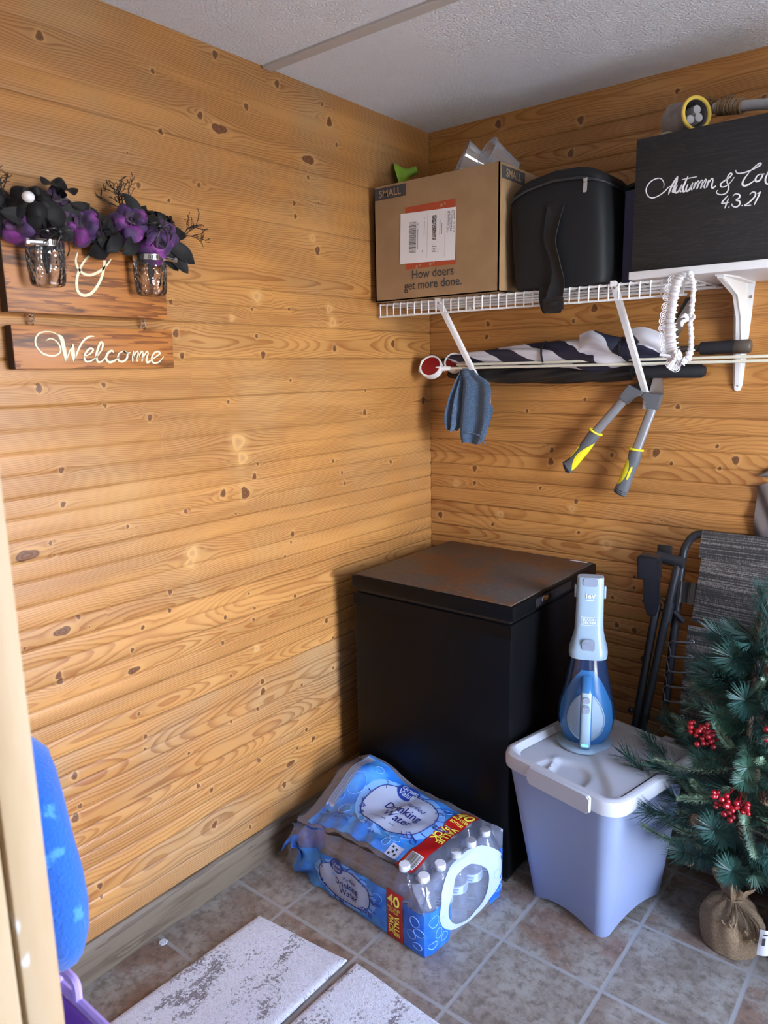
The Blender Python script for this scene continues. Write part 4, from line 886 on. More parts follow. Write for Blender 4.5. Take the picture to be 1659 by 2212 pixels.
bm = B(); prism(bm, rrect(.018, .022, .006), .004, frame(vp(0, .1005, .146), VS, z=VF), .001); box(bm, (0, .006, .004), (.018, .004, .006), frame(vp(0, .1005, .146), VS, z=VF), .001); part('slide_switch', bm, VGR, hd, 'grey slide switch')
part('charge_light', prism(B(), rrect(.018, .005, .002), .0015, frame(vp(0, .0885, .036), VS, z=VF), .0004), M('teal_charge_light', (.1, .8, .7), .4, emit=((.10, .9, .75), 2.2)), hd, 'glowing teal charge light')
nz = [(.262, .0505, .046), (.272, .0515, .046), (.282, .0505, .044), (.305, .044, .037), (.33, .0385, .030), (.36, .0365, .026), (.42, .0355, .023), (.478, .0345, .021), (.482, .0335, .020)]
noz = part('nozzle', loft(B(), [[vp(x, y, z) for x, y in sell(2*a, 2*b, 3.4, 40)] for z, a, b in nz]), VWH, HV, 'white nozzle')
FB = lambda z, f, s_=0: frame(vp(s_, f, z), VS, z=VF)
bm = B(); prism(bm, rrect(.033, .036, .009), .004, FB(.300, .0385), .0015); box(bm, (0, .006, .004), (.026, .004, .004), FB(.300, .0385), .001); part('release_latch', bm, VGR, noz, 'grey release latch')
bm = B(); prism(bm, rrect(.037, .022, .006), .003, FB(.470, .0195), .001); part('tip_button', bm, VGR, noz, 'grey tip button')
for s_ in (-1, 1): part('side_clip', box(B(), (0, 0, 0), (.006, .034, .014), FB(.440, 0, s_*.038), .002), VWH, noz)
bm = text(B(), '16V', .017, lambda x, y: vp(x, .0245, .432+y), .012); box(bm, (0, 0, 0), (.022, .0012, .0004), FB(.422, .0246)); part('voltage_mark', bm, M('pale_print', (.90, .93, .80), .5), noz, None, 0)
bm = text(B(), 'BLACK+\nDECKER', .0098, lambda x, y: vp(x, .0270, .364+y), .0)
for a, b, c, d in ((-.0215, -.0115, .0215, -.0107), (-.0215, .0107, .0215, .0115), (-.0215, -.0115, -.0207, .0115), (.0207, -.0115, .0215, .0115)):
    bm.faces.new([bm.verts.new(vp(x, .0270, .364+y)) for x, y in ((a, b), (c, b), (c, d), (a, d))])
part('badge', bm, bpy.data.materials['pale_print'], noz, None, 0)
# ------------------------------------------------------------------ folded lounge chair
CH = thing('folding_lounge_chair', 'folded lounge chair with grey woven fabric and black tube frame, leaning on the back wall', 'chair', (1.25, -.22, 0))
def cp_(x, z, o=0): return V((x+.29*o, -.100+.14*(z-1.02)-o, z+.25*o))
m, t, p = newmat('striped_woven_sling'); co = ocoord(t); s = nn(t, 'SeparateXYZ'); t.links.new(co, s.inputs[0])
q = noise(t, ocoord(t, (2, 2, 230)), 1, 3, .8); q2 = noise(t, ocoord(t, (380, 380, 60)), 1, 2)
f1 = sstep(t, mathn(t, 'ADD', q, mathn(t, 'MULTIPLY', mathn(t, 'SUBTRACT', q2, .5), .35)), .47, .66)
t.links.new(mixc(t, f1, (.026, .023, .020), (.20, .178, .152)), p.inputs['Base Color']); p.inputs['Roughness'].default_value = .75
bumpn(t, p, f1, .4, .0015); WEAVE = m
m2, t2, p2 = newmat('striped_woven_strap'); q = noise(t2, ocoord(t2, (150, 3, 3)), 1, 3, .8)
t2.links.new(mixc(t2, sstep(t2, q, .44, .6), (.022, .019, .017), (.20, .175, .15)), p2.inputs['Base Color']); p2.inputs['Roughness'].default_value = .8; WEAVE2 = m2
FR = M('charcoal_tube', (.030, .032, .037), .38, .35)
XR = 1.62
part('back_frame', tube(B(), cr([cp_(.958, .50), cp_(.962, .80), cp_(.964, .93), cp_(.972, .970), cp_(.992, .998), cp_(1.025, 1.004)], 6)+[cp_(1.3, 1.003), cp_(XR-.05, 1.0), cp_(XR, .96), cp_(XR+.005, .5)], .0115, 12), FR, CH)
bm = sheet(B(), lambda u, v: cp_(1.008+u*.585-.002*v, 1.0125-.078*v, .013-.004*abs(v-.5)), 30, 10); part('headrest', thick(bm, .004), WEAVE, CH)
rings = [[cp_(1.014-.012*(1-v)*0-.010*v+u*.575, .938-.186*v, .016+o) for u, o in ([(i/20, .040*sin(pi*min(1, max(0, .02+.96*v)))**.5*sin(pi*(.03+.94*i/20))**.3) for i in range(21)]+[(i/20, -.006) for i in range(20, -1, -1)])] for v in [j/14 for j in range(15)]]
part('pillow', loft(B(), rings), WEAVE, CH)
bm = sheet(B(), lambda u, v: cp_(.998-.003*v+u*.60, .741-.69*v, .012+.01*sin(pi*v)*sin(pi*u)), 30, 30); part('seat_sling', thick(bm, .0025), WEAVE, CH)
part('fabric_strap', thick(sheet(B(), lambda u, v: cp_(.966+.06*u, .862-.062*v, .012), 6, 6), .002), WEAVE2, CH)
arm = part('armrest', prism(B(), [(.890, .905), (.890, .968), (.896, .975), (.942, .975), (.948, .968), (.948, .905)], .030, frame((0, -.118, 0), (1, 0, 0), (0, -.14, 1)), .004), BPLAS, CH)
bm = box(B(), (.919, -.137, .945), (.042, .006, .040), None, .002); part('armrest_recess', bm, M('deep_black', (.004, .004, .004), .6), arm)
part('armrest_rib', box(B(), (.919, -.141, .930), (.040, .005, .003)), FR, arm)
part('pivot_sleeve', tube(B(), [cp_(.891, .924, .035), cp_(.968, .914, .035)], .0165, 16), FR, CH)
part('bracket', prism(B(), [(.902, .92), (.902, .83), (.912, .79), (.934, .79), (.945, .83), (.945, .92)], .016, frame((0, -.118, 0), (1, 0, 0), (0, -.14, 1)), .003), BPLAS, CH)
part('front_leg', tube(B(), [cp_(.953, .912, .036), cp_(.936, .775, .036), cp_(.918, .60, .036), cp_(.890, .32, .034), cp_(.870, .012, .03)], .0118, 14), FR, CH)
part('leg_sleeve', tube(B(), [cp_(.941, .80, .036), cp_(.935, .742, .036)], .0145, 14), FR, CH)
part('rear_leg', tube(B(), [cp_(.910, .790, .034), cp_(.905, .775, .034), cp_(.898, .70, .034), cp_(.880, .45, .034), cp_(.850, .012, .03)], [.008, .0115, .0115, .0115, .0115], 14, True), FR, CH)
part('leg_clip', torus(B(), cp_(.908, .79, .030), (.1, -1, .1), .016, .003, 24, 6, 1.5), FR, CH)
part('cross_tube', tube(B(), [cp_(.955, .772, .02), cp_(.985, .748, .024)], .008, 10), FR, CH)
for x, z in ((.882, .62), (.860, .46)): part('bolt', ball(B(), cp_(x, z, .035), .008, (1, 1, 1.2)), BPLAS, CH)
part('far_leg', tube(B(), [cp_(1.63, .90, .03), cp_(1.66, .012, .03)], .0118, 12), FR, CH)
CORD = M('grey_elastic_cord', (.10, .10, .105), .6); gro = None
bm = B()
for k in range(16):
    z = .694-.044*k; g = cp_(1.012-.001*k, z, .0165)
    if gro is None: gro = part('grommet', torus(B(), g, (.0, -1, .14), .0062, .0022, 20, 6), M('dull_grommet', (.25, .25, .25), .35, .8), CH); g0 = g
    else: dup(gro, CH, g-g0)
    x1 = .958-.004*k*.3
    tube(bm, cr([cp_(x1, z-.006, .022), cp_(.975, z-.006, .024), g+V((0, -.004, .001)), g+V((.004, .002, .0))], 4), .0026, 6)
    tube(bm, [cp_(x1, z-.006, .022), cp_(x1-.010, z-.018, .020), cp_(x1-.003, z-.036, .016), cp_(x1, z-.050, .022)], .0016, 5)
part('elastic_cord', bm, CORD, CH)
# ------------------------------------------------------------------ pack of water bottles
WA, WB, WN = V((-.9968, .080, 0)), V((.100, .995, 0)), V((.630, -.936, 0)); WL, WD = .535, .335
def wp(a, b, z):
    q = WN+WA*a+WB*b+V((0, 0, z)); q.y = min(q.y, -.5835); return q
def smo(x): x = max(0, min(1, x)); return x*x*(3-2*x)
def bulge(a, k=.0665): return .0045*abs(sin(pi*(a/k)))**.7
def ztop(u): return .186-.010*smo((u-.35)/.3)-.035*smo((u-.62)/.35)
def front(u, v, o=0):
    a = u*WL; s_ = smo((u-.55)/.3)
    z = v*ztop(u); b = -.003-bulge(a)*(1-.5*s_)*min(1, v*6)-.004*(1-v)*0
    r = smo((v-.66)/.34); b += r*.030*(1-.2*s_)
    b += s_*(.008*sin(a*70+v*6+2*sin(v*5))+.006*sin(v*13+a*30)+.010*v*(1-v))
    return wp(a, b-o*.9, z+.003+o*.4*r)
def top(u, v, o=0):
    a = u*WL; b = .030+v*(WD-.034)
    zf = ztop(u)+.003; zb = .203+.050*smo((u-.55)/.32)-.012*smo((u-.93)/.07)
    z = zf+(zb-zf)*smo(v*1.25)+.014*smo(v*5)*smo((1-v)*5)*(1-smo((u-.5)/.3))*.6
    z += .0022*sin(a*60+v*9)+.0018*sin(v*22+a*25)+(.006*sin(v*8+a*18) if u > .5 else 0)*sin(pi*v)+.007*(smo(u*4-.9))*(1-smo((v-.12)/.30))*(abs(sin(a*48+v*17+1.5*sin(v*23)))-.5)
    return wp(a, b, z+o)
def end(w_, v, o=0):
    b = w_*WD; z = v*.192; r = smo((v-.64)/.36)
    c = smo((.06-w_)/.06)+smo((w_-.94)/.06)
    return wp(-.004-bulge(b, .067)*min(1, v*6)+r*.034+c*.012-o*.9, b-.003, z+.003+o*.4*r)
FILM = clear('shrink_film', (.95, .96, .99), .04, .10, .13, (.62, .70, .92), bump=(26, .2, .006))
BLUP = M('blue_film_print', (.030, .20, .72), .24, var=(16, (.075, .33, .80), .38, .62), bump=(36, .35, .004), coat=.15)
DBLU = M('deep_blue_film_print', (.012, .105, .62), .24, var=(18, (.03, .19, .74)), bump=(40, .4, .004), coat=.15)
REDP = M('red_film_print', (.42, .012, .012), .3, bump=(30, .3, .004)); YELP = M('yellow_print', (.90, .82, .12), .5)
WHP = M('white_film_print', (.42, .50, .67), .35); NAVP = M('navy_print', (.012, .02, .17), .4); PALEB = M('pale_blue_print', (.20, .46, .90), .35); NVB = M('badge_blue_print', (.010, .05, .32), .35)
PK = thing('water_pack_wrap', 'torn blue-printed shrink wrap round the water bottles, on the floor by the freezer', 'packaging', wp(.27, .17, 0))
bm = B(); sheet(bm, lambda u, v: front(u, v), 64, 14); sheet(bm, lambda u, v: top(u, v), 64, 24); sheet(bm, lambda u, v: end(u, v), 40, 14)
sheet(bm, lambda u, v: wp(u*WL, WD-.004+.002*sin(u*40), v*(.203+.05*smo((u-.55)/.32)-.012*smo((u-.93)/.07))), 40, 8)
def lend(w_, v):
    p0_, p1_ = top(1, w_), front(1, 0)
    zt = (top(1, (w_-.1)/.9) if w_ > .1 else front(1, .3+7*w_)).z
    return wp(WL+.014*sin(pi*v)*(1+.5*sin(w_*9))+.01*sin(w_*14+v*5), w_*WD, v*zt)
sheet(bm, lend, 24, 12)
bmesh.ops.remove_doubles(bm, verts=bm.verts, dist=.0005)
part('film', bm, FILM, PK, 'clear film')
def pp(name, fn, u0, u1, v0, v1, mat, o=.0013, nu=24, nv=10, parent=PK, lab=None):
    return part(name, sheet(B(), lambda u, v: fn(u0+(u1-u0)*u, v0+(v1-v0)*v, o), nu, nv), mat, parent, lab)
PT = pp('top_print', top, .245, .93, .045, .93, BLUP, nu=44, nv=24, lab='blue printed top panel')
PFp = pp('front_print', front, .245, .95, .0, .70, BLUP, nu=50, nv=12, lab='blue printed front panel')
PE1 = pp('corner_print', front, .0, .130, .0, .66, DBLU, nu=12, nv=12)
pp('corner_print', end, .0, .27, .0, .66, DBLU, nu=14, nv=12); pp('corner_print', end, .80, 1.0, .0, .70, DBLU, nu=14, nv=12)
RT = pp('red_band', top, .138, .240, .0, .97, REDP, .0022, 8, 26, lab='red band across the top'); RF = pp('red_band', front, .135, .240, .0, .745, REDP, .0022, 10, 14, lab='red band down the front')
# crumpled blue end at the far left
bm = sheet(B(), lambda u, v: wp(.47+.075*u+.01*sin(v*9), -.012+.10*v-.028*sin(pi*v)*u+.008*sin(u*11+v*6), .006+(.115+.03*v)*(1-.35*u)*abs(sin(pi*(.08+.86*((1-u)*.75+.2))))+.008*sin(v*13+u*9)), 18, 22)
part('crumpled_end', thick(bm, .001), DBLU, PK, 'crumpled blue end of the wrap')
def ft(fn, uc, vc_, su, sv, o):       # local metres -> surface; x towards the right end, y up / back
    return lambda x, y, h=0: fn(uc-x/su, vc_+y/sv, o+h)
SU, SVT, SVF = WL, WD-.034, .186
for fn, sv, vy, nm, par in ((top, SVT, (.875, .79, .735, .55, .0), 't', RT), (front, SVF, (.62, .50, .45, .235, 0), 'f', RF)):
    uc = .189; k = 1 if nm == 't' else .80
    bm = B(); text(bm, '40', .046*k*1.15, ft(fn, uc, vy[0], SU, sv, .0034), .022, 1.0); text(bm, 'HALF LITER', .0118*k*1.1, ft(fn, uc, vy[1], SU, sv, .0034), .018, .82); text(bm, 'BOTTLES', .0118*k*1.1, ft(fn, uc, vy[2], SU, sv, .0034), .018, .82)
    f_ = ft(fn, uc, vy[3], SU, sv, .0034)
    text(bm, 'VALUE', .031*k, lambda x, y: f_(y+.0115*k, -x), .03, .84); text(bm, 'PACK', .031*k, lambda x, y: f_(y-.0125*k, -x), .03, .84)
    part('lettering', bm, YELP, par, 'yellow lettering', 0)
bm = sheet(B(), lambda u, v: top(.150+.075*u, .035+.16*v, .0032), 6, 8); q = part('barcode', bm, LABELW, RT, None, 0)
bm = B(); rng = random.Random(2); u = .154
while u < .220:
    d = rng.choice((.0012, .002, .003)); sheet(bm, lambda a, b: top(u+d*a, .05+.135*b, .0040), 1, 6); u += d+rng.choice((.0012, .002, .0025))
part('barcode_bars', bm, BLACKINK, q, None, 0)
def disc(fn, uc, vc_, ra, rb, su, sv, o, n=40, m_=8, e=2.0):
    bm = B()
    def f(u, v):
        a = 2*pi*u; c, s = cos(a), sin(a); x = math.copysign(abs(c)**(2/e), c)*ra*v; y = math.copysign(abs(s)**(2/e), s)*rb*v
        return fn(uc-x/su, vc_+y/sv, o)
    return sheet(bm, f, n, m_)
def ringl(fn, uc, vc_, ra, rb, su, sv, o, r, n=40, e=2.0, bm=None):
    bm = bm or B(); P = []
    for k in range(n+2):
        a = 2*pi*k/n; c, s = cos(a), sin(a); P.append(fn(uc-math.copysign(abs(c)**(2/e), c)*ra/su, vc_+math.copysign(abs(s)**(2/e), s)*rb/sv, o))
    return tube(bm, P, r, 5)
for fn, sv, uc, vc_, ra, rb, par, k in ((top, SVT, .50, .55, .118, .083, PT, 1.0), (front, SVF, .545, .36, .100, .050, PFp, .70)):
    o1 = part('water_splash', disc(fn, uc, vc_, ra*1.25, rb*1.3, SU, sv, .0022, 40, 6), PALEB, par, None)
    part('brand_oval', disc(fn, uc, vc_, ra, rb, SU, sv, .0032, 44, 8, 2.6), WHP, par, 'white oval with lettering')
    part('oval_outline', ringl(fn, uc, vc_, ra*1.01, rb*1.02, SU, sv, .0035, .0013, 48, 2.6), NAVP, par)
    bm = B(); rng = random.Random(4)
    for j in range(26):
        a = rng.uniform(pi*.95, 2.15*pi) if j % 4 else rng.uniform(0, pi); r1 = rng.uniform(1.06, 1.3); x, y = ra*1.05*cos(a), rb*1.05*sin(a); pts = []
        for q_ in range(5):
            f_ = q_/4; g = ft(fn, uc, vc_, SU, sv, .0034); pts.append(g(x*(1+(r1-1)*f_)+rng.uniform(-.006, .006)+.020*f_*k, y*(1+(r1-1)*f_)+rng.uniform(-.006, .006)))
        part('splash_line', tube(B(), cr(pts, 3), .0011, 4), NVB, par)
    g = ft(fn, uc, vc_, SU, sv, .0044); bm = B()
    text(bm, 'Drinking', .040*k, lambda x, y: g(x+.012, y+.004*k), .012, .95); text(bm, 'Water', .040*k, lambda x, y: g(x+.02, y-.030*k), .012, .95)
    text(bm, 'Purified', .022*k, lambda x, y: g(x+.035*k+y*.3, y+.034*k), .0)
    text(bm, 'And Great Tasting Minerals', .0085*k, lambda x, y: g(x-.012, y-.058*k), .0)
    part('lettering', bm, NAVP, par, 'navy lettering', 0)
    b1 = part('badge', disc(fn, uc+.055*k+.01, vc_+(rb*.98)/sv, .038*k, .030*k, SU, sv, .0046, 32, 6), NVB, par, 'round dark blue badge')
    g2 = ft(fn, uc+.055*k+.01, vc_+(rb*.98)/sv, SU, sv, .0056); bm = B(); text(bm, 'Great', .024*k, lambda x, y: g2(x, y+.009*k+x*.1), .02); text(bm, 'Value', .024*k, lambda x, y: g2(x, y-.011*k+x*.1), .02); part('badge_lettering', bm, WHP, b1, None, 0)
g = ft(top, .80, .20, SU, SVT, .0030); bm = B(); text(bm, '1.1 PT 0.9 FL OZ / 500 mL BOTTLES', .0105, lambda x, y: g(x, y+.008), .008, .8); text(bm, '5 GAL 1 QT 4 FL OZ / 20 L TOTAL', .0105, lambda x, y: g(x, y-.006), .008, .8); part('lettering', bm, NAVP, PT, None, 0)
bm = B(); dk = B(); rng = random.Random(7)
sheet(bm, lambda a, b: top(.868+.058*a, .28+.62*b, .0026), 6, 20)
for j in range(15): u = .870+j*.0036; sheet(dk, lambda a, b: top(u+.0016*a, .30+.58*b, .0034), 1, 16) if j % 5 != 3 else None
q = part('facts_panel', bm, WHP, PT, 'white facts panel'); part('facts_lines', dk, M('grey_blue_print', (.12, .16, .26), .5), q, None, 0)
q = part('recycling_mark', sheet(B(), lambda a, b: top(.268+.075*a, .045+.13*b, .0030), 6, 6), WHP, PT); bm = B()
for x, y in ((.29, .08), (.31, .10), (.30, .13), (.325, .14), (.325, .07)): sheet(bm, lambda a, b: top(x+.011*(a-.5), y+.022*(b-.5), .0038), 2, 2)
part('recycling_print', bm, BLACKINK, q, None, 0)
for fn, sv, L_ in ((top, SVT, [(.83, .55, .030, .030), (.78, .30, .022, .018), (.78, .80, .014, .014), (.36, .22, .017, .010), (.385, .15, .012, .012), (.29, .83, .016, .012), (.31, .75, .014, .010), (.87, .40, .012, .012)]), (front, SVF, [(.055, .50, .015, .015), (.03, .36, .016, .011), (.075, .28, .014, .012), (.04, .14, .014, .010), (.30, .5, .016, .012)])):
    for uc, vc_, ra, rb in L_: part('bubble_outline', ringl(fn, uc, vc_, ra, rb, SU, sv, .0022, .0009, 24, 2), PALEB, PK)
for wc, vc_, ra, rb in ((.08, .5, .016, .016), (.13, .28, .013, .014), (.17, .42, .012, .010), (.07, .15, .014, .010), (.20, .15, .012, .012), (.9, .2, .014, .01), (.88, .45, .012, .014)): part('bubble_outline', ringl(end, wc, vc_, ra, rb, -WD, .192, .0022, .0009, 24, 2), PALEB, PK)
def ringp(u, v):       # white handle ring printed on the end
    a = 2*pi*u; c, s = cos(a), sin(a)
    return end(.51+.055*v+(.265+.16*v)*c, .47+.04*v+(.37+.10*v)*s, .0024)
part('handle_ring', sheet(B(), ringp, 56, 5), WHP, PK, 'white carry-handle ring on the end')
# the bottles
BOT = clear('bottle_plastic', (.93, .95, .99), .07, .06, .10, (.65, .75, .95), bump=(90, .5, .004)); CAPM = M('white_bottle_cap', (.72, .77, .84), .4)
LBL = M('bottle_label', (.50, .66, .88), .4, var=(60, (.62, .74, .92))); b0 = None
prof = [(0, .004), (.020, .001), (.028, .0), (.0312, .006)]
for k in range(13): prof.append((.0315-.0022*(k % 2), .012+k*.0062))
prof += [(.0315, .090), (.0315, .118), (.0318, .122), (.0305, .136), (.026, .152), (.019, .168), (.0135, .180), (.0128, .186)]
ends = ['nearest the camera', 'second from the near corner', 'in the middle', 'second from the freezer corner', 'nearest the freezer corner']
SPOT = [(0, j, 'clear water bottle in the end row of the pack, %s' % ends[j], None) for j in range(5)]
SPOT += [(1, 0, 'clear water bottle on the front side of the pack behind the red band', None)]
SPOT += [(i, j, 'clear water bottle in an inner row of the pack, under the printed film top', 'inner bottles of the water pack') for i, j in ((1, 1), (1, 2), (1, 3), (1, 4))]
for i, j, lab, grp in SPOT:
    c = wp(.036+.0655*i, .036+.0655*j, .003)
    if b0 is None:
        b0 = thing('water_bottle', lab, 'bottle', c, grp or 'water bottles in the pack'); Mx = frame(c, (1, 0, 0), z=(0, 0, 1)); c0 = c
        prt = [part('bottle', lathe(B(), prof, Mx, 24), BOT, b0), part('cap', lathe(B(), [(.0125, .184), (.0150, .185), (.0152, .198), (.0142, .2005), (0, .2008)], Mx, 28), CAPM, b0, 'white screw cap'),
               part('label', lathe(B(), [(.0318, .091), (.0319, .092), (.0319, .116), (.0318, .117)], Mx, 28), LBL, b0, 'pale blue paper label')]
        part('label_print', lathe(B(), [(.0321, .1165), (.0321, .1150)], Mx, 28), NVB, prt[2])
        if True:
            bm = B()
            for k in range(6):
                for a0 in (-.35, 2.8): tube(bm, [Mx @ V((.0322*cos(a0+.07*q), .0322*sin(a0+.07*q), .095+.0032*k)) for q in range(9)], .0006, 4)
            def cyl(x, y): a = -1.25+x/.032; return Mx @ V((.0323*cos(a), .0323*sin(a), .103+y))
            text(bm, 'Drinking\nWater', .0095, cyl, .02); part('label_lettering', bm, NVB, prt[2], None, 0)
    else:
        o = dup(b0, None, c-c0); o['label'] = lab; o['group'] = grp or 'water bottles in the pack'
        for q in list(b0.children):
            d = dup(q, o)
            for s_ in q.children: dup(s_, d)
# ------------------------------------------------------------------ rugs and the pale spot
m, t, p = newmat('grey_distressed_rug'); co = ocoord(t); n1 = noise(t, ocoord(t, (11, 5, 1)), 1, 5, .7); n2 = noise(t, co, 150, 3, .7); n3 = noise(t, co, 420, 2)
f = sstep(t, mathn(t, 'ADD', n1, mathn(t, 'MULTIPLY', mathn(t, 'SUBTRACT', n2, .5), .55)), .53, .60)
c = mixc(t, f, (.78, .79, .84), (.12, .095, .085)); c = mixc(t, mathn(t, 'MULTIPLY', sstep(t, mathn(t, 'ADD', mathn(t, 'MULTIPLY', n2, .5), mathn(t, 'MULTIPLY', n3, .5)), .44, .6), .5), c, (.50, .50, .54))
t.links.new(c, p.inputs['Base Color']); p.inputs['Roughness'].default_value = .95; p.inputs['Sheen Weight'].default_value = .2; bumpn(t, p, mathn(t, 'ADD', n2, n3), .9, .004); RUG = m
for nm, pts, lab in (('a', [(.181, -1.094), (.476, -1.064), (.474, -1.80), (.152, -1.80)], 'grey and brown distressed rug nearer the left wall'), ('b', [(.503, -1.056), (.80, -1.077), (.83, -1.80), (.485, -1.80)], 'grey and brown distressed rug on the right of the matching one')):
    bm = B(); n = 40; q = [V((*z_, 0)) for z_ in pts]
    def rf(u, v):
        e = min(u, 1-u, v, 1-v); x = q[0].lerp(q[1], u).lerp(q[3].lerp(q[2], u), v); return V((x.x, x.y, .0015+.0075*min(1, e/.012)**.5+.0012*sin(u*7+v*5)))
    us = [0, .006, .02]+[.05+.9*k/14 for k in range(15)]+[.98, .994, 1]
    vs = [[bm.verts.new(rf(u, v)) for v in us] for u in us]
    for i in range(len(us)-1):
        for j in range(len(us)-1): bm.faces.new((vs[i][j], vs[i+1][j], vs[i+1][j+1], vs[i][j+1]))
    solo('rug', thick(bm, .001), RUG, lab, 'rug', (q[0]+q[2])/2)
bm = B(); lathe(bm, [(.0105, 0), (.0115, .0015), (.0105, .003), (0, .0034)], frame((.046, -1.313, 0), (1, 0, 0), z=(0, 0, 1)), 24, True)
solo('felt_pad', bm, M('speckled_white_felt', (.62, .66, .70), .9, var=(260, (.25, .27, .30), .55, .65)), 'small round white felt pad on the tile beside the left baseboard', 'felt pad', (.046, -1.313, 0))
# ------------------------------------------------------------------ things beside the inner doorway
FLE = M('bright_blue_fleece', (.010, .115, .50), .9, var=(26, (.06, .27, .70), .60, .68), bump=(240, .8, .004), sheen=.25)
rings = []
for z, rx in ((1.14, .585), (1.06, .595), (.99, .612), (.955, .640), (.940, .668), (.915, .690), (.858, .712), (.82, .727), (.78, .738), (.738, .737), (.712, .722), (.695, .700), (.686, .670), (.682, .64)):
    R = max(.022, rx-.585); rings.append([V((.585+R*cos(2*pi*k/28)*(1+.04*sin(3*2*pi*k/28+z*30)), -1.862+min(.055, R)*sin(2*pi*k/28), z+.002*sin(5*2*pi*k/28))) for k in range(28)])
BLF = thing('fleece_blanket', 'bright blue fleece blanket hanging beside the inner doorway at the left', 'blanket', (.62, -1.87, 1.15))
part('cloth', loft(B(), rings), FLE, BLF); part('hanging_loop', tube(B(), cr([(.585, -1.87, 1.13), (.59, -1.925, 1.20), (.60, -1.948, 1.24)], 5), .006, 8), FLE, BLF)
PUR = M('purple_plastic', (.30, .14, .62), .32, sss=0); LAV = M('lavender_plastic_rim', (.44, .34, .80), .3)
TUB = thing('plastic_tub', 'purple plastic tub with a lavender rim, on the floor beside the inner doorway', 'tub', (.60, -1.86, 0))
def tubr(w_, d_, z, cx=.625, cy=-1.862): return [V((cx+x, cy+y, z)) for x, y in rrect(w_, d_, .035, 5)]
part('body', loft(B(), [tubr(.40, .115, .0), tubr(.43, .125, .25), tubr(.45, .135, .49), tubr(.44, .125, .49), tubr(.41, .112, .02)], True, True, True), PUR, TUB)
part('rim', tube(B(), [*tubr(.462, .146, .497), *tubr(.462, .146, .497)[:2]], .0075, 8), LAV, TUB, 'lavender rim')
part('handle', tube(B(), cr([(.50, -1.79, .50), (.505, -1.788, .525), (.53, -1.788, .53), (.555, -1.788, .525), (.56, -1.79, .50)], 5), .0075, 8), LAV, TUB)
# ------------------------------------------------------------------ hanging wooden signs on the left wall
BURNT = wood('torched_pine_sign', (.44, .165, .036), (.20, .062, .014), 'y', 48, .5, (.06, .022, .008)); CREAM = M('cream_paint', (.80, .74, .52), .5); ENDG = M('burnt_end_grain', (.035, .016, .008), .8)
SG = thing('wall_sign', 'torched wooden sign with a cream script letter, mason jars clamped to it', 'sign', (.008, -1.336, 1.70))
part('board', box2(B(), (.004, -1.528, 1.608), (.031, -1.147, 1.802), None, .0015), BURNT, SG)
part('end_grain', box2(B(), (.005, -1.5292, 1.609), (.0305, -1.5278, 1.801)), ENDG, SG, 'dark burnt end')
WEL = [(8,[(-14558,15529),(-14470,15565),(-14361,15532),(-14281,15427),(-14271,15306),(-14365,15224),(-14508,15211),(-14670,15263),(-14780,15394),(-14791,15538),(-14710,15657),(-14567,15705),(-14400,15699),(-14278,15641)]),(22,[(-14278,15641),(-14215,15562),(-14190,15387),(-14163,15094)]),(7,[(-14163,15094),(-14067,15307),(-13985,15471)]),(22,[(-13985,15471),(-13994,15307),(-13972,15088)]),(10,[(-13972,15088),(-13892,15281),(-13750,15502),(-13586,15621),(-13446,15637)]),(10,[(-13752,15184),(-13592,15254),(-13507,15338),(-13565,15371),(-13663,15309),(-13737,15184),(-13701,15087),(-13577,15101),(-13445,15185)]),(12,[(-13445,15185),(-13304,15340),(-13260,15467),(-13303,15509),(-13377,15396),(-13441,15227),(-13423,15086),(-13329,15086),(-13226,15171)]),(12,[(-13006,15285),(-13050,15328),(-13152,15270),(-13211,15156),(-13140,15071),(-13008,15099),(-12885,15185)]),(11,[(-12757,15315),(-12878,15257),(-12907,15127),(-12813,15078),(-12691,15141),(-12663,15258),(-12757,15315),(-12678,15272),(-12559,15287)]),(12,[(-12489,15317),(-12545,15083)]),(8,[(-12541,15126),(-12422,15303),(-12362,15288)]),(12,[(-12362,15288),(-12419,15082)]),(8,[(-12415,15126),(-12285,15304),(-12234,15289)]),(12,[(-12234,15289),(-12288,15081)]),(8,[(-12280,15126),(-12146,15304),(-12095,15284)]),(12,[(-12095,15284),(-12162,15126),(-12133,15057),(-12040,15110)]),(10,[(-12040,15110),(-11852,15216),(-11775,15276),(-11844,15315),(-11956,15260),(-12020,15140),(-11975,15050),(-11830,15065),(-11673,15201)])]
OO = [(20,[(-13154,17465),(-13411,17339),(-13615,17106),(-13738,16829),(-13742,16588),(-13602,16503),(-13396,16584),(-13185,16845),(-13061,17156),(-13042,17403),(-13106,17484),(-13154,17465)]),(18,[(-13659,17394),(-13720,17229),(-13692,17073),(-13570,16963),(-13390,16951),(-13197,17035),(-12995,17190),(-12869,17339)])]
pl = lambda a, b, h=0: V((.0312+h, a, b)); bm = B()
for wd, pts in OO: stroke(bm, [(a/1e4, b/1e4) for a, b in pts], wd*.2773*1.12e-3, pl, .0015)
part('script_letter', bm, CREAM, SG, 'cream script letter O')
SG2 = thing('wall_sign', 'narrow torched wooden plank reading Welcome, hung under the upper sign', 'sign', (.008, -1.33, 1.537))
part('board', box2(B(), (.004, -1.526, 1.493), (.031, -1.138, 1.583), None, .0015), BURNT, SG2); part('end_grain', box2(B(), (.005, -1.5272, 1.494), (.0305, -1.5258, 1.582)), ENDG, SG2, 'dark burnt end')
bm = B()
for wd, pts in WEL: stroke(bm, [(a/1e4, b/1e4) for a, b in pts], wd*.2773*1.5e-3, pl, .0015)
part('lettering', bm, CREAM, SG2, 'cream script reading Welcome')
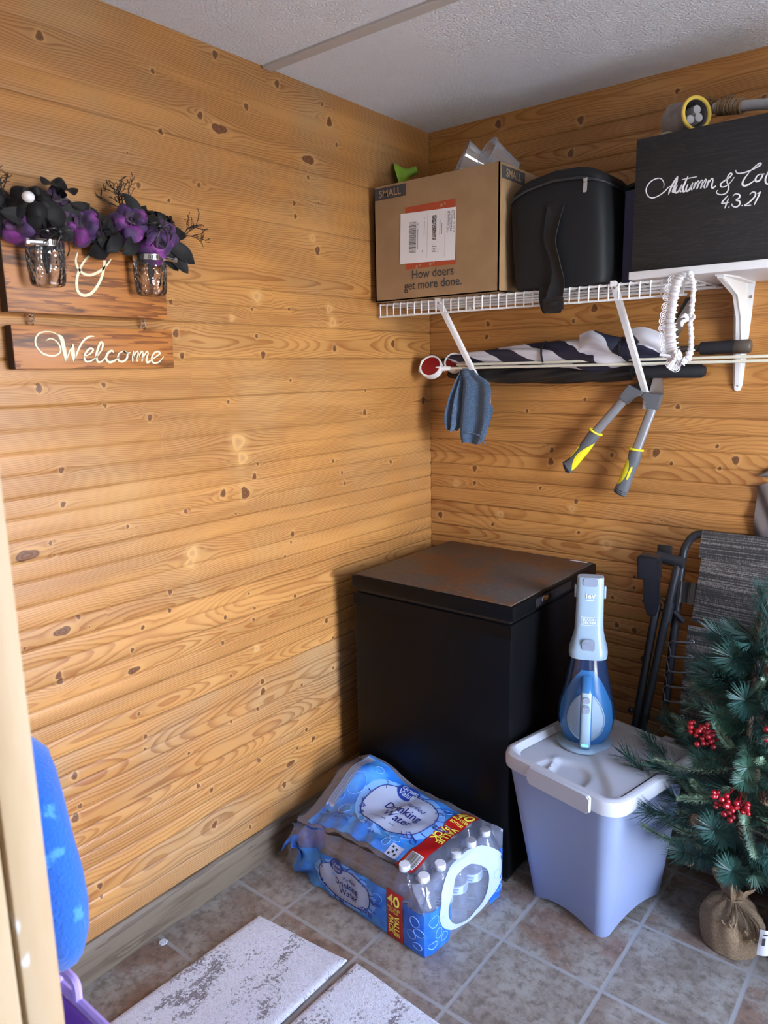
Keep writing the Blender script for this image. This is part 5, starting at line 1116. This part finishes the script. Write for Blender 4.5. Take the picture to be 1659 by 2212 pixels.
for y in (-1.475, -1.206):
    bm = B(); torus(bm, (.017, y, 1.589), (0, 1, 0), .0055, .0014, 16, 6); torus(bm, (.017, y, 1.597), (1, 0, 0), .0055, .0014, 16, 6); torus(bm, (.017, y, 1.605), (0, 1, 0), .0055, .0014, 16, 6)
    part('hook_chain', bm, CHROME, SG2)
m, t, p = newmat('quilted_jar_glass'); t.nodes.remove(p); out = t.nodes['Material Output']
co = ocoord(t); vo = nn(t, 'TexVoronoi', Scale=95.0); t.links.new(co, vo.inputs['Vector']); b = nn(t, 'Bump', Strength=.55, Distance=.004); t.links.new(vo.outputs['Distance'], b.inputs['Height'])
tr = nn(t, 'BsdfTransparent', Color=(.97, .98, .98, 1)); gl = nn(t, 'BsdfGlossy', Roughness=.04); t.links.new(b.outputs[0], gl.inputs['Normal'])
fr = nn(t, 'Fresnel', IOR=1.5); t.links.new(b.outputs[0], fr.inputs['Normal']); mx = nn(t, 'MixShader'); t.links.new(mathn(t, 'ADD', fr.outputs[0], .02), mx.inputs[0]); t.links.new(tr.outputs[0], mx.inputs[1]); t.links.new(gl.outputs[0], mx.inputs[2]); t.links.new(mx.outputs[0], out.inputs[0]); JARG = m
for yc, zc, sd_, lab in ((-1.458, 1.656, -1, 'left'), (-1.213, 1.653, 1, 'right')):
    J = part('mason_jar', lathe(B(), [(0, .006), (.026, .003), (.031, .005), (.0345, .014), (.0365, .04), (.0375, .068), (.037, .078), (.0335, .086), (.0325, .090), (.0345, .093), (.0325, .096), (.0345, .099), (.0325, .103), (.033, .108), (.031, .108)], frame((.069, yc, zc), (1, 0, 0), z=(0, 0, 1)), 36), JARG, SG, 'clear quilted glass jar, %s' % lab)
    c = V((.069, yc, zc+.084)); bm = B(); lathe(bm, [(.0372, -.006), (.0378, -.006), (.0378, .006), (.0372, .006)], frame(c, (1, 0, 0), z=(0, 0, 1)), 36); cl = part('hose_clamp', bm, CHROME, J, 'steel hose clamp')
    s = c+V((.033, -.016 if sd_ < 0 else .016, 0)); part('clamp_screw', tube(B(), [s+V((0, sd_*.001, .0)), s+V((-.006, sd_*.030, -.001))], .0052, 10), CHROME, cl)
    q = s+V((-.006, sd_*.030, -.001)); part('screw_head', tube(B(), [q, q+V((-.001, sd_*.006, 0))], .0075, 8), CHROME, cl)
    bm = B()
    for k in range(9):
        y = c.y-.024+k*.004; bm.faces.new([bm.verts.new(V((.069+sqrt(max(0, .0381**2-(yy-yc)**2)), yy, c.z+zz))) for yy, zz in ((y, -.004), (y+.0016, -.004), (y+.0016, .004), (y, .004))])
    part('clamp_slots', bm, INK, cl, None, 0)
# silk flowers
PURP = M('purple_silk', (.050, .016, .095), .62, var=(26, (.20, .026, .22), .48, .66), bump=(160, .35, .002), sheen=.12); BLKS = M('black_silk', (.0055, .0055, .007), .65, bump=(160, .4, .002), sheen=.04, spec=.35); DPUR = M('dark_purple_silk', (.028, .010, .042), .65, var=(18, (.085, .012, .09), .5, .7), bump=(160, .35, .002), sheen=.3)
def petal(bm, Mx, phi, R, th0, th1, spread, curl, ruf, sd, n=8, mi=0):
    rg = random.Random(sd); a, b = rg.uniform(0, 6), rg.uniform(.8, 1.2)
    def f(u, v):
        x = 2*u-1; th = th0+(th1-th0)*v; ww = spread*(.22+.78*sin(pi*min(1, .08+.62*v))**.8)*(1-.22*v**4)
        r = R*b*(.12+.88*v)*sin(th); h_ = R*(.10+.90*v)*cos(th)*1.0-curl*R*v**3+ruf*R*v*v*sin(x*3.2+a)*.5
        fl = 1-.16*x*x*v; az = phi+x*ww
        return Mx @ V((r*fl*cos(az), r*fl*sin(az), h_-.12*R*x*x*v))
    return sheet(bm, f, n, n, mi)
def rose(lab, c, ax, R, mat, sd, open_=1.0, jar=None, inner=True):
    c = V(c); ax = V(ax).normalized(); Mx = frame(c-ax*R*.45, ax.orthogonal(), z=ax); rg = random.Random(sd)
    T = thing('silk_rose', lab, 'flower', c, 'silk roses in the jars'); bm = B()
    for ring, (nP, rr, t0, t1, spr, cu) in enumerate(((3, .50, .05, .30, 1.25, .02), (4, .72, .20, .58*open_, 1.0, .10), (5, 1.02, .45, 1.05*open_, .84, .34), (5, 1.20, .75, 1.5*open_, .76, .46))):
        if not inner and ring == 0: continue
        o = rg.uniform(0, 6)
        for k in range(nP): petal(bm, Mx, o+2*pi*k/nP+rg.uniform(-.2, .2), R*rr*rg.uniform(.92, 1.08), t0, t1, spr, cu, .22, sd*31+ring*7+k, 8, 1 if ring < 2 else 0)
    part('petals', bm, [mat, DPUR if mat is PURP else mat], T)
    if jar is not None:
        e = V(jar); part('stem', tube(B(), cr([c-ax*R*.4, c-ax*R*.9-V((0, 0, R*.4)), e+V((0, 0, .05)), e], 5), .0022, 6), BLKS, T)
    return T
J1, J2 = (.069, -1.458, 1.685), (.069, -1.213, 1.682)
r1 = rose('black silk rose with a white bead at its centre, above the left jar', (.105, -1.490, 1.826), (.75, -.35, .55), .046, BLKS, 1, 1.05, J1)
part('bead', ball(B(), (.128, -1.512, 1.815), .0115, (1, 1, .9), 3), M('white_bead', (.85, .85, .88), .3), r1, 'white bead')
rose('large dark purple silk bloom at the top of the left bunch', (.075, -1.425, 1.838), (.75, .15, .65), .052, DPUR, 2, 1.15, J1)
rose('purple silk rose between the two jars, beside the script letter', (.095, -1.386, 1.790), (.90, -.25, -.05), .042, PURP, 3, 1.0, J1)
rose('drooping purple silk bloom at the lower left of the left bunch', (.080, -1.520, 1.772), (.7, -.55, -.25), .042, PURP, 4, 1.15, J1)
rose('black silk rose at the far left edge of the left bunch', (.060, -1.562, 1.806), (.7, -.6, .2), .040, BLKS, 5, 1.0, J1)
rose('black silk rose between the purple roses of the two bunches', (.085, -1.322, 1.790), (.8, .2, .2), .046, BLKS, 6, 1.0, J2)
rose('purple silk rose at the upper left of the right bunch', (.095, -1.266, 1.812), (.85, -.3, .25), .043, PURP, 7, 1.0, J2)
rose('purple silk rose right over the mouth of the right jar', (.118, -1.214, 1.765), (.85, -.2, -.15), .036, PURP, 8, .95, J2)
rose('purple silk rose at the right of the right bunch', (.100, -1.178, 1.792), (.85, .1, .15), .041, PURP, 9, 1.0, J2)
rose('black silk rose at the top of the right bunch', (.070, -1.215, 1.842), (.6, .1, .8), .042, BLKS, 10, 1.05, J2)
rose('black silk rose at the upper right edge of the right bunch', (.070, -1.147, 1.828), (.7, .45, .5), .038, BLKS, 11, 1.05, J2)
rose('black silk bloom at the lower right edge of the right bunch', (.070, -1.130, 1.765), (.65, .6, -.35), .040, BLKS, 12, 1.15, J2)
# two big loose petals, dark leaves and twigs
bm = B()
for c, ax, R in (((.085, -1.418, 1.862), (.55, .1, 1), .052), ((.07, -1.395, 1.848), (.4, .6, .7), .045)):
    Mx = frame(V(c)-V(ax).normalized()*.03, V(ax).orthogonal(), z=ax)
    for ph in (0, 2.1, 4.2): petal(bm, Mx, ph, R, .3, .9, .9, .1, .25, int(R*1e4)+int(ph*10), 10)
solo('silk_hibiscus', bm, BLKS, 'broad black silk petals standing up at the top of the left bunch', 'flower', (.08, -1.41, 1.85))
def leaf(bm, base, tip, wd, sag=.01):
    base, tip = V(base), V(tip); d = tip-base; s = d.cross(V((1, 0, 0))).normalized()
    sheet(bm, lambda u, v: base+d*u+s*(v-.5)*wd*sin(pi*min(1, .05+.95*u))**.7+V((sag*sin(pi*u)+.006*abs(v-.5), 0, 0)), 8, 4)
for lab, L_, at_ in (('black silk leaves under the left bunch', [((.07, -1.45, 1.775), (.09, -1.405, 1.755)), ((.07, -1.44, 1.79), (.085, -1.36, 1.83)), ((.07, -1.47, 1.78), (.08, -1.55, 1.79)), ((.07, -1.44, 1.79), (.06, -1.37, 1.80)), ((.07, -1.46, 1.77), (.105, -1.475, 1.762))], (.07, -1.45, 1.77)),
                     ('black silk leaves under the right bunch', [((.08, -1.25, 1.775), (.095, -1.30, 1.735)), ((.08, -1.29, 1.78), (.09, -1.335, 1.735)), ((.07, -1.18, 1.77), (.08, -1.10, 1.755)), ((.07, -1.17, 1.76), (.09, -1.125, 1.71)), ((.07, -1.19, 1.76), (.08, -1.145, 1.715)), ((.07, -1.20, 1.80), (.06, -1.10, 1.80)), ((.07, -1.23, 1.81), (.07, -1.27, 1.87)), ((.08, -1.17, 1.77), (.085, -1.10, 1.735))], (.07, -1.21, 1.77))):
    bm = B(); [leaf(bm, a, b, .034) for a, b in L_]; solo('silk_leaf_sprig', bm, BLKS, lab, 'leaves', at_)
def twig(bm, p0_, d, L_, rg, lev=0):
    d = V(d).normalized(); pts = [V(p0_)]
    for k in range(5):
        d = (d+V((rg.uniform(-.3, .3), rg.uniform(-.3, .3), rg.uniform(-.2, .3)))).normalized(); pts.append(pts[-1]+d*L_/5)
        if lev < 2 and k: twig(bm, pts[-1], d+V((rg.uniform(-.8, .8), rg.uniform(-1, 1), rg.uniform(-.8, .8))), L_*.5, rg, lev+1)
    tube(bm, pts, [.0013*(1-.3*lev), .0012*(1-.3*lev), .001, .0009, .0008, .0005], 4)
TW = M('black_twig', (.012, .010, .010), .6)
for lab, c, ds in (('spray of fine black twigs at the far left edge of the left bunch', (.06, -1.52, 1.815), [(.3, -.6, 1), (.3, -.9, .8), (.4, -.3, 1), (.1, -.6, .9)]), ('spray of fine black twigs rising at the left of the right bunch', (.06, -1.255, 1.83), [(.1, -.5, 1), (.2, -.2, 1), (0, -.8, .9), (.1, -.6, .8), (.3, -.4, 1)]), ('spray of fine black twigs at the right end of the right bunch', (.07, -1.115, 1.80), [(.1, 1, .3), (.2, 1, .0), (.1, 1, .6)]), ('tangle of fine black twigs between the two bunches', (.10, -1.36, 1.765), [(.5, .2, -.3), (.4, .6, 0), (.6, -.1, .1)])):
    bm = B(); rg = random.Random(hash(lab[:20]) % 1 + len(lab)); [twig(bm, c, d, .052 if 'tangle' not in lab else .04, rg) for d in ds]; solo('twig_spray', bm, TW, lab, 'twigs', c)
for lab, c in (('black plastic spider over the mouth of the left jar', (.112, -1.447, 1.762)), ('black plastic spider between the purple roses of the right bunch', (.128, -1.222, 1.800))):
    c = V(c); T = thing('toy_spider', lab, 'toy spider', c); bm = B(); ball(bm, c, .0065, (1, 1, 1.2), 2); ball(bm, c+V((.002, 0, -.009)), .0048, (1, 1, 1), 2); part('body', bm, BPLAS, T)
    bm = B()
    for k in range(8):
        a = (.35+.32*(k % 4))*(1 if k < 4 else -1); d = V((0, sin(a*2.0), cos(a*2.0))); tube(bm, cr([c, c+d*.014+V((.012, 0, 0)), c+d*.030+V((.004, 0, -.006)), c+d*.038+V((-.012, 0, -.010))], 4), .0014, 5)
    part('legs', bm, BPLAS, T)
# ------------------------------------------------------------------ small artificial Christmas tree
TR = thing('christmas_tree', 'small artificial Christmas tree with red berries and pine cones in a burlap-wrapped base', 'christmas tree', (1.228, -.408, 0))
BURL = M('burlap', (.30, .205, .115), .95, var=(240, (.20, .13, .07)), bump=(520, 1.0, .003))
rings = []; n = 56
for z, R, fo in ((.0, .062, .02), (.004, .068, .03), (.03, .073, .04), (.06, .0745, .05), (.085, .072, .07), (.105, .062, .13), (.120, .044, .22), (.130, .026, .30), (.136, .021, .28), (.143, .023, .25), (.160, .030, .25), (.185, .040, .26), (.205, .046, .28)):
    row = []
    for k in range(n):
        a = 2*pi*k/n; rr = R*(1+fo*(.5*sin(a*9+z*20)+.5*sin(a*5+1.7+z*9))); zz = z+(.016*sin(a*3+.8)+.010*sin(a*2) if z > .18 else 0)
        if .03 < z < .11: rr *= 1+.035*max(0, sin(a*2.5+z*25))
        row.append(V((1.226+rr*cos(a), -.410+rr*sin(a)*.95, zz)))
    rings.append(row)
bm = loft(B(), rings, True, True, False); part('burlap_base', bm, BURL, TR, 'burlap-wrapped base')
bm = B(); torus(bm, (1.226, -.410, .1345), (0, .1, 1), .0235, .0028, 28, 6)
for a, b, c in (((1.235, -.433, .133), (1.250, -.478, .120), (1.243, -.482, .098)), ((1.238, -.433, .133), (1.268, -.470, .122), (1.278, -.476, .092)), ((1.240, -.432, .134), (1.285, -.455, .118), (1.300, -.455, .075)), ((1.242, -.430, .134), (1.292, -.445, .110), (1.305, -.450, .055)), ((1.232, -.434, .132), (1.238, -.474, .115), (1.225, -.484, .102))):
    tube(bm, cr([a, b, c, V(c)+V((-.008, -.004, .012))], 5), .0026, 6)
part('burlap_tie', bm, BURL, TR)
tag_ = sheet(B(), lambda u, v: V((1.302+.045*u+.004*v, -.492+.02*u-.012*sin(u*3), .062+.072*v+.018*u)), 6, 6); tg = part('hang_tag', thick(tag_, .0006), LABELW, TR, 'white paper hang tag')
bm = B()
for u, v, w_, h_ in ((.18, .42, .16, .28), (.20, .80, .22, .05), (.5, .80, .1, .05)):
    bm.faces.new([bm.verts.new(V((1.302+.045*x+.004*y, -.4935+.02*x-.012*sin(x*3)-.0004, .062+.072*y+.018*x))) for x, y in ((u, v), (u+w_, v), (u+w_, v+h_), (u, v+h_))])
part('tag_print', bm, INK, tg, None, 0)
part('trunk', tube(B(), [(1.226, -.410, .12), (1.228, -.412, .45), (1.236, -.424, .90)], [.014, .011, .006], 10), M('brown_trunk', (.09, .055, .03), .85), TR)
PINEN = M('dark_teal_needles', (.010, .045, .036), .5, var=(22, (.028, .085, .068))); FIRN = M('pale_fir_needles', (.15, .25, .165), .55, var=(30, (.26, .38, .26))); STEMM = M('branch_wire', (.05, .045, .03), .8); MIDN = M('mid_green_needles', (.020, .070, .045), .5, var=(22, (.045, .115, .075)))
def needles(bm, pts, L_, wd, cnt, rg, flat=False, fwd=.75, mi=0):
    m_ = len(pts)
    for k in range(cnt):
        t_ = (k+rg.random())/cnt; f = t_*(m_-1); i = min(m_-2, int(f)); c = pts[i].lerp(pts[i+1], f-i); d = (pts[i+1]-pts[i]).normalized()
        a = rg.uniform(0, 2*pi); x = d.orthogonal().normalized(); y = d.cross(x); s = x*cos(a)+y*sin(a)
        if flat: s = (s+V((0, 0, .3))).normalized()
        e = (d*fwd+s).normalized(); ln = L_*rg.uniform(.75, 1.1)*(1-.35*max(0, t_-.7)/.3*(1 if flat else 0)); q = e.cross(d).normalized()*wd
        mid = c+e*ln*.55+s*ln*.04; tp = c+e*ln
        va, vb, vc2, vd, ve = bm.verts.new(c-q*.5), bm.verts.new(c+q*.5), bm.verts.new(mid+q*.55), bm.verts.new(mid-q*.55), bm.verts.new(tp)
        for fc in ((va, vb, vc2, vd), (vd, vc2, ve)): bm.faces.new(fc).material_index = mi
rg = random.Random(12)
def axis_at(z): return V((1.226+.012*(z/.9)**2, -.410-.014*(z/.9)**2, z))
def branch(b0_, tip, kind, cnt=None):
    b0_, tip = V(b0_), V(tip); d = tip-b0_; md = b0_+d*.5+V((0, 0, -.10*d.length)); pts = cr([b0_, md, tip], 7); bm = B()
    tube(bm, pts, [.0026*(1-.7*i/(len(pts)-1)) for i in range(len(pts))], 5, mi=1)
    if kind == 0: needles(bm, pts[len(pts)//5:], .060, .0017, cnt or 300, rg, False, 1.15)
    elif kind == 2: needles(bm, pts[1:], .040, .0016, cnt or 330, rg, False, .9)
    else: needles(bm, pts[len(pts)//4:], .0175, .0014, cnt or 330, rg, True, .85)
    return part('branch', bm, [(PINEN, FIRN, MIDN)[kind], STEMM], TR, 'pale green fir tip' if kind == 1 else None, 0)
golden = 2.399963
for k in range(78):
    f = k/77; z = .225+.62*f**.95; L_ = (.225*(1-f)**.70+.055)*rg.uniform(.82, 1.12)
    if f < .12: L_ *= .80+f*1.5
    a = k*golden+rg.uniform(-.2, .2); c = axis_at(z); r_ = rg.uniform(.05, .55)
    tip = c+V((cos(a)*L_, sin(a)*L_, L_*r_-.02))
    if tip.y > -.215: tip.y = -.215-rg.uniform(0, .02)
    tip.y = min(tip.y, -.265); tip.z = max(tip.z, .245+.62*max(0, -.45-tip.y)); ex = 1.066+(tip.y+.492)*.2
    if tip.x < ex+.015:
        if tip.z > .36: tip.z = max(tip.z, .49)
        else: tip.x = ex+.015
    branch(c, tip, (0, 2, 0, 1, 2)[k % 5], None)
for a in (2.9, 3.6, 4.2, 4.75, 5.3): branch(axis_at(.31), (1.228+.10*cos(a), -.41+.10*sin(a), .272), 2, 330)
branch(axis_at(.74), (1.238, -.43, .955), 0, 240); branch(axis_at(.72), (1.268, -.45, .90), 0, 150)
# fir tips seen in front
for bx, tp in (((1.19, -.44, .70), (1.150, -.48, .775)), ((1.225, -.46, .68), (1.272, -.52, .775)), ((1.22, -.47, .57), (1.185, -.55, .655)), ((1.235, -.47, .55), (1.290, -.56, .605)), ((1.19, -.47, .43), (1.145, -.56, .50)), ((1.20, -.46, .36), (1.115, -.55, .405)), ((1.17, -.45, .31), (1.078, -.57, .385)), ((1.15, -.47, .30), (1.062, -.65, .400)), ((1.24, -.47, .44), (1.27, -.58, .455)), ((1.17, -.46, .26), (1.12, -.55, .30)), ((1.16, -.45, .40), (1.095, -.49, .455))):
    branch(bx, tp, 1, 300)
BER = M('red_berries', (.32, .006, .012), .25, coat=.4); CONE = M('brown_pine_cone', (.10, .055, .032), .7, var=(60, (.20, .13, .085)))
def berries(c, n_, sp, sd, lab):
    r_ = random.Random(sd); bm = B(); c = V(c)
    for k in range(n_): ball(bm, c+V((r_.uniform(-1, 1)*sp[0], r_.uniform(-1, 1)*sp[1], r_.uniform(-1, 1)*sp[2])), r_.uniform(.0055, .0078), (1, 1, 1), 2)
    tube(bm, [c, c+(axis_at(c.z)-c)*.5], .002, 5); part('berry_cluster', bm, BER, TR, lab)
berries((1.212, -.553, .470), 16, (.020, .010, .018), 1, 'red berry cluster in front'); berries((1.247, -.548, .468), 16, (.022, .012, .018), 2, 'red berry cluster in front'); berries((1.232, -.555, .452), 8, (.012, .010, .016), 5, None)
berries((1.133, -.500, .600), 26, (.026, .018, .024), 3, 'darker red berry cluster at the left'); berries((1.160, -.500, .585), 14, (.014, .014, .022), 6, None); berries((1.300, -.53, .655), 10, (.014, .01, .014), 4, None)
def cone(c, ax, L_):
    Mx = frame(c, V(ax).orthogonal(), z=ax); bm = B(); lathe(bm, [(0, -L_/2), (L_*.2, -L_*.3), (L_*.2, L_*.2), (0, L_/2)], Mx, 10)
    for k in range(64):
        f = k/63; z = -L_/2+L_*.98*f; R = L_*.36*sin(pi*min(1, .12+.85*f))**.7; a = k*golden; p_ = Mx @ V((R*.45*cos(a), R*.45*sin(a), z)); q = Mx @ V((R*cos(a), R*sin(a), z+L_*.07)); s = Mx.to_3x3() @ V((-sin(a), cos(a), 0))*L_*.085; u_ = Mx.to_3x3() @ V((0, 0, 1))*L_*.028
        v = [bm.verts.new(x) for x in (p_-s*.6, p_+s*.6, q+s, q-s, p_-s*.6+u_, p_+s*.6+u_, q+s+u_, q-s+u_)]
        for fc in ((0, 1, 2, 3), (4, 7, 6, 5), (2, 6, 7, 3), (1, 5, 6, 2), (0, 3, 7, 4)): bm.faces.new([v[i] for i in fc])
    part('pine_cone', bm, CONE, TR, None, 0)
cone((1.262, -.525, .548), (.1, -.4, .9), .058); cone((1.150, -.530, .292), (-.2, -.6, -.6), .056); cone((1.150, -.535, .388), (.1, -.8, .3), .042); cone((1.192, -.50, .805), (.2, -.5, .6), .045); cone((1.285, -.51, .80), (.3, -.5, .4), .045); cone((1.300, -.53, .50), (.4, -.5, .3), .045)
# dark crate behind the tree
CRT = thing('storage_crate', 'dark brown wooden crate on the floor behind the Christmas tree', 'crate', (1.45, -.33, 0))
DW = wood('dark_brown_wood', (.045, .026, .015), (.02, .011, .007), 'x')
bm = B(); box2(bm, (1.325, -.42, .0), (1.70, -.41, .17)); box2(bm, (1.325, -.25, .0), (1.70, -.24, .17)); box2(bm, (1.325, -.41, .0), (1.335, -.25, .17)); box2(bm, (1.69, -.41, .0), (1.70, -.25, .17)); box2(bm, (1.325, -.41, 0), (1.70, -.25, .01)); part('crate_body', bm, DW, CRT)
